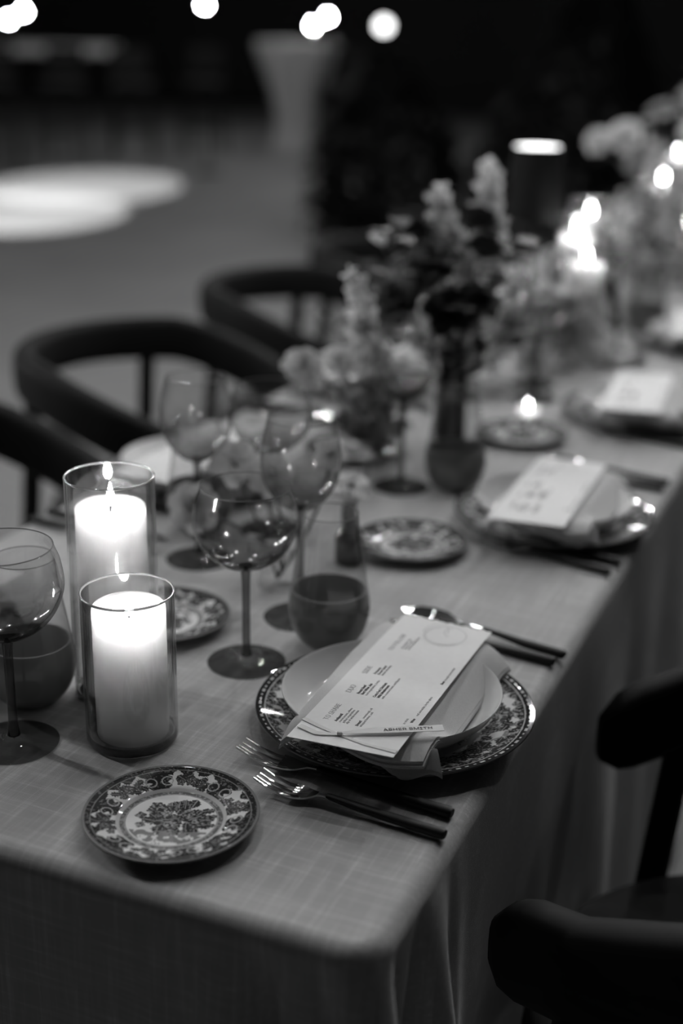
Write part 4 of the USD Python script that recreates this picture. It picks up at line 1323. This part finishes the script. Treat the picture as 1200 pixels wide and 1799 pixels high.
for k, (x, y, s, lab) in enumerate(((-2.62, 7.60, 1.22, 'dark clipped shrub at the edge of the dance floor, leftmost of the row'), (-1.45, 7.45, 1.32, 'dark clipped shrub second from the left behind the long table'),
                                    (-0.30, 7.50, 1.8, 'dark clipped shrub in the middle of the row'), (0.85, 7.7, 1.9, 'dark clipped shrub fourth from the left of the row'), (2.0, 8.0, 1.9, 'dark clipped shrub rightmost of the row behind the long table'),
                                    (-1.9, 10.3, 1.9, 'dark clipped shrub in the back row, leftmost of its pair'), (-0.3, 10.4, 2.0, 'dark clipped shrub in the back row, rightmost of its pair'))):
    planter(lab, x, y, s, 500 + k)

# ================================================================== lamps out of view
def festoon(label, p0, p1, z, n, big=1.0, sag=0.18):  # bulbs hang out of view; place and strength chosen for what they light
    t = thing('festoon_string', label, 'unseen string lights')
    u = np.linspace(0, 1, 40)
    xs, ys = p0[0] + (p1[0] - p0[0]) * u, p0[1] + (p1[1] - p0[1]) * u
    zz = z + 0.5 - (0.5 + sag) * 4 * u * (1 - u) * 0.6
    part(t, 'cable', tube(np.c_[xs, ys, zz], 0.006, 6), 'black_metal')
    for k in range(n):
        q = (k + 0.5) / n
        x, y, zk = (float(np.interp(q, u, a)) for a in (xs, ys, zz))
        part(t, 'socket', tube([(x, y, zk), (x, y, zk - 0.07)], 0.012, 8), 'black_metal')
        b = lathe(smooth_profile([(0, -0.060), (0.013, -0.056), (0.0205, -0.039), (0.0155, -0.018), (0.0085, 0.0), (0, 0.0)], 3), 12)
        part(t, 'bulb', moved(b, (x, y, zk - 0.068), s=big), 'bulb_glow', label='lit bulb out of view')
    for x, y in (p0, p1):
        part(t, 'drop_wire', tube([(x, y, z + 0.5), (x, y, 5.0)], 0.006, 6), 'black_metal')


festoon('unseen string of bulbs, lighting the long table from above its left edge', (-0.80, 0.5), (-0.80, 6.6), 2.60, 9, 1.36)
festoon('unseen string of bulbs, lighting the long table from above its right half', (0.40, 0.7), (0.40, 6.6), 2.60, 10, 1.40)
festoon('unseen string of bulbs, placed to light the right skirt of the tablecloth', (1.25, 0.9), (1.25, 5.0), 2.60, 2, 1.1)
festoon('unseen string of large bulbs, placed to put glints on the near goblets', (-1.9, 0.35), (-6.4, 1.3), 2.05, 8, 1.75)
festoon('unseen string of bulbs, placed to light the dance floor', (-4.6, 2.0), (-4.6, 9.0), 3.1, 5)
festoon('unseen string of bulbs, placed to light the far pale tables', (-6.2, 11.8), (-6.2, 14.8), 2.7, 12)


def projector(label, pos, target, spread, inten):  # unseen spot, placed to throw a bright patch on the floor
    pos, target = np.array(pos, float), np.array(target, float)
    d = target - pos; d /= np.linalg.norm(d)
    t = thing('stage_light', label, 'spotlight', pos)
    can = lathe([(0.075, 0.0), (0.080, 0.0), (0.085, -0.22), (0.05, -0.28), (0.0, -0.28), (0.0, -0.27), (0.045, -0.27), (0.075, 0.0)], 32)
    part(t, 'housing', aim_up(can, d), 'black_metal')
    part(t, 'yoke', tube([(0, 0, 0.02), (0, 0, 5.0 - pos[2])], 0.012, 8), 'black_metal')
    L = UsdLux.SphereLight.Define(stage, str(t.GetPath()) + '/beam')
    L.CreateRadiusAttr(0.02)
    L.CreateIntensityAttr(inten)
    L.CreateColorAttr(Gf.Vec3f(1, 1, 1))
    z = -d
    x = np.cross([0, 0, 1.0], z); x /= np.linalg.norm(x); y = np.cross(z, x)
    M = Gf.Matrix4d(x[0], x[1], x[2], 0, y[0], y[1], y[2], 0, z[0], z[1], z[2], 0, 0, 0, 0, 1)
    L.AddTransformOp().Set(M)
    sh = UsdLux.ShapingAPI.Apply(L.GetPrim())
    sh.CreateShapingConeAngleAttr(spread)
    sh.CreateShapingConeSoftnessAttr(0.15)


projector('unseen stage light out of view, lighting the farther bright patch of the floor', (-4.2, 4.4, 4.6), (-6.15, 9.30, 0), 7.2, SPOT * 1.5)
projector('unseen stage light out of view, lighting the nearer bright patch of the floor', (-3.7, 4.2, 4.6), (-5.75, 7.70, 0), 8.8, SPOT * 1.1)
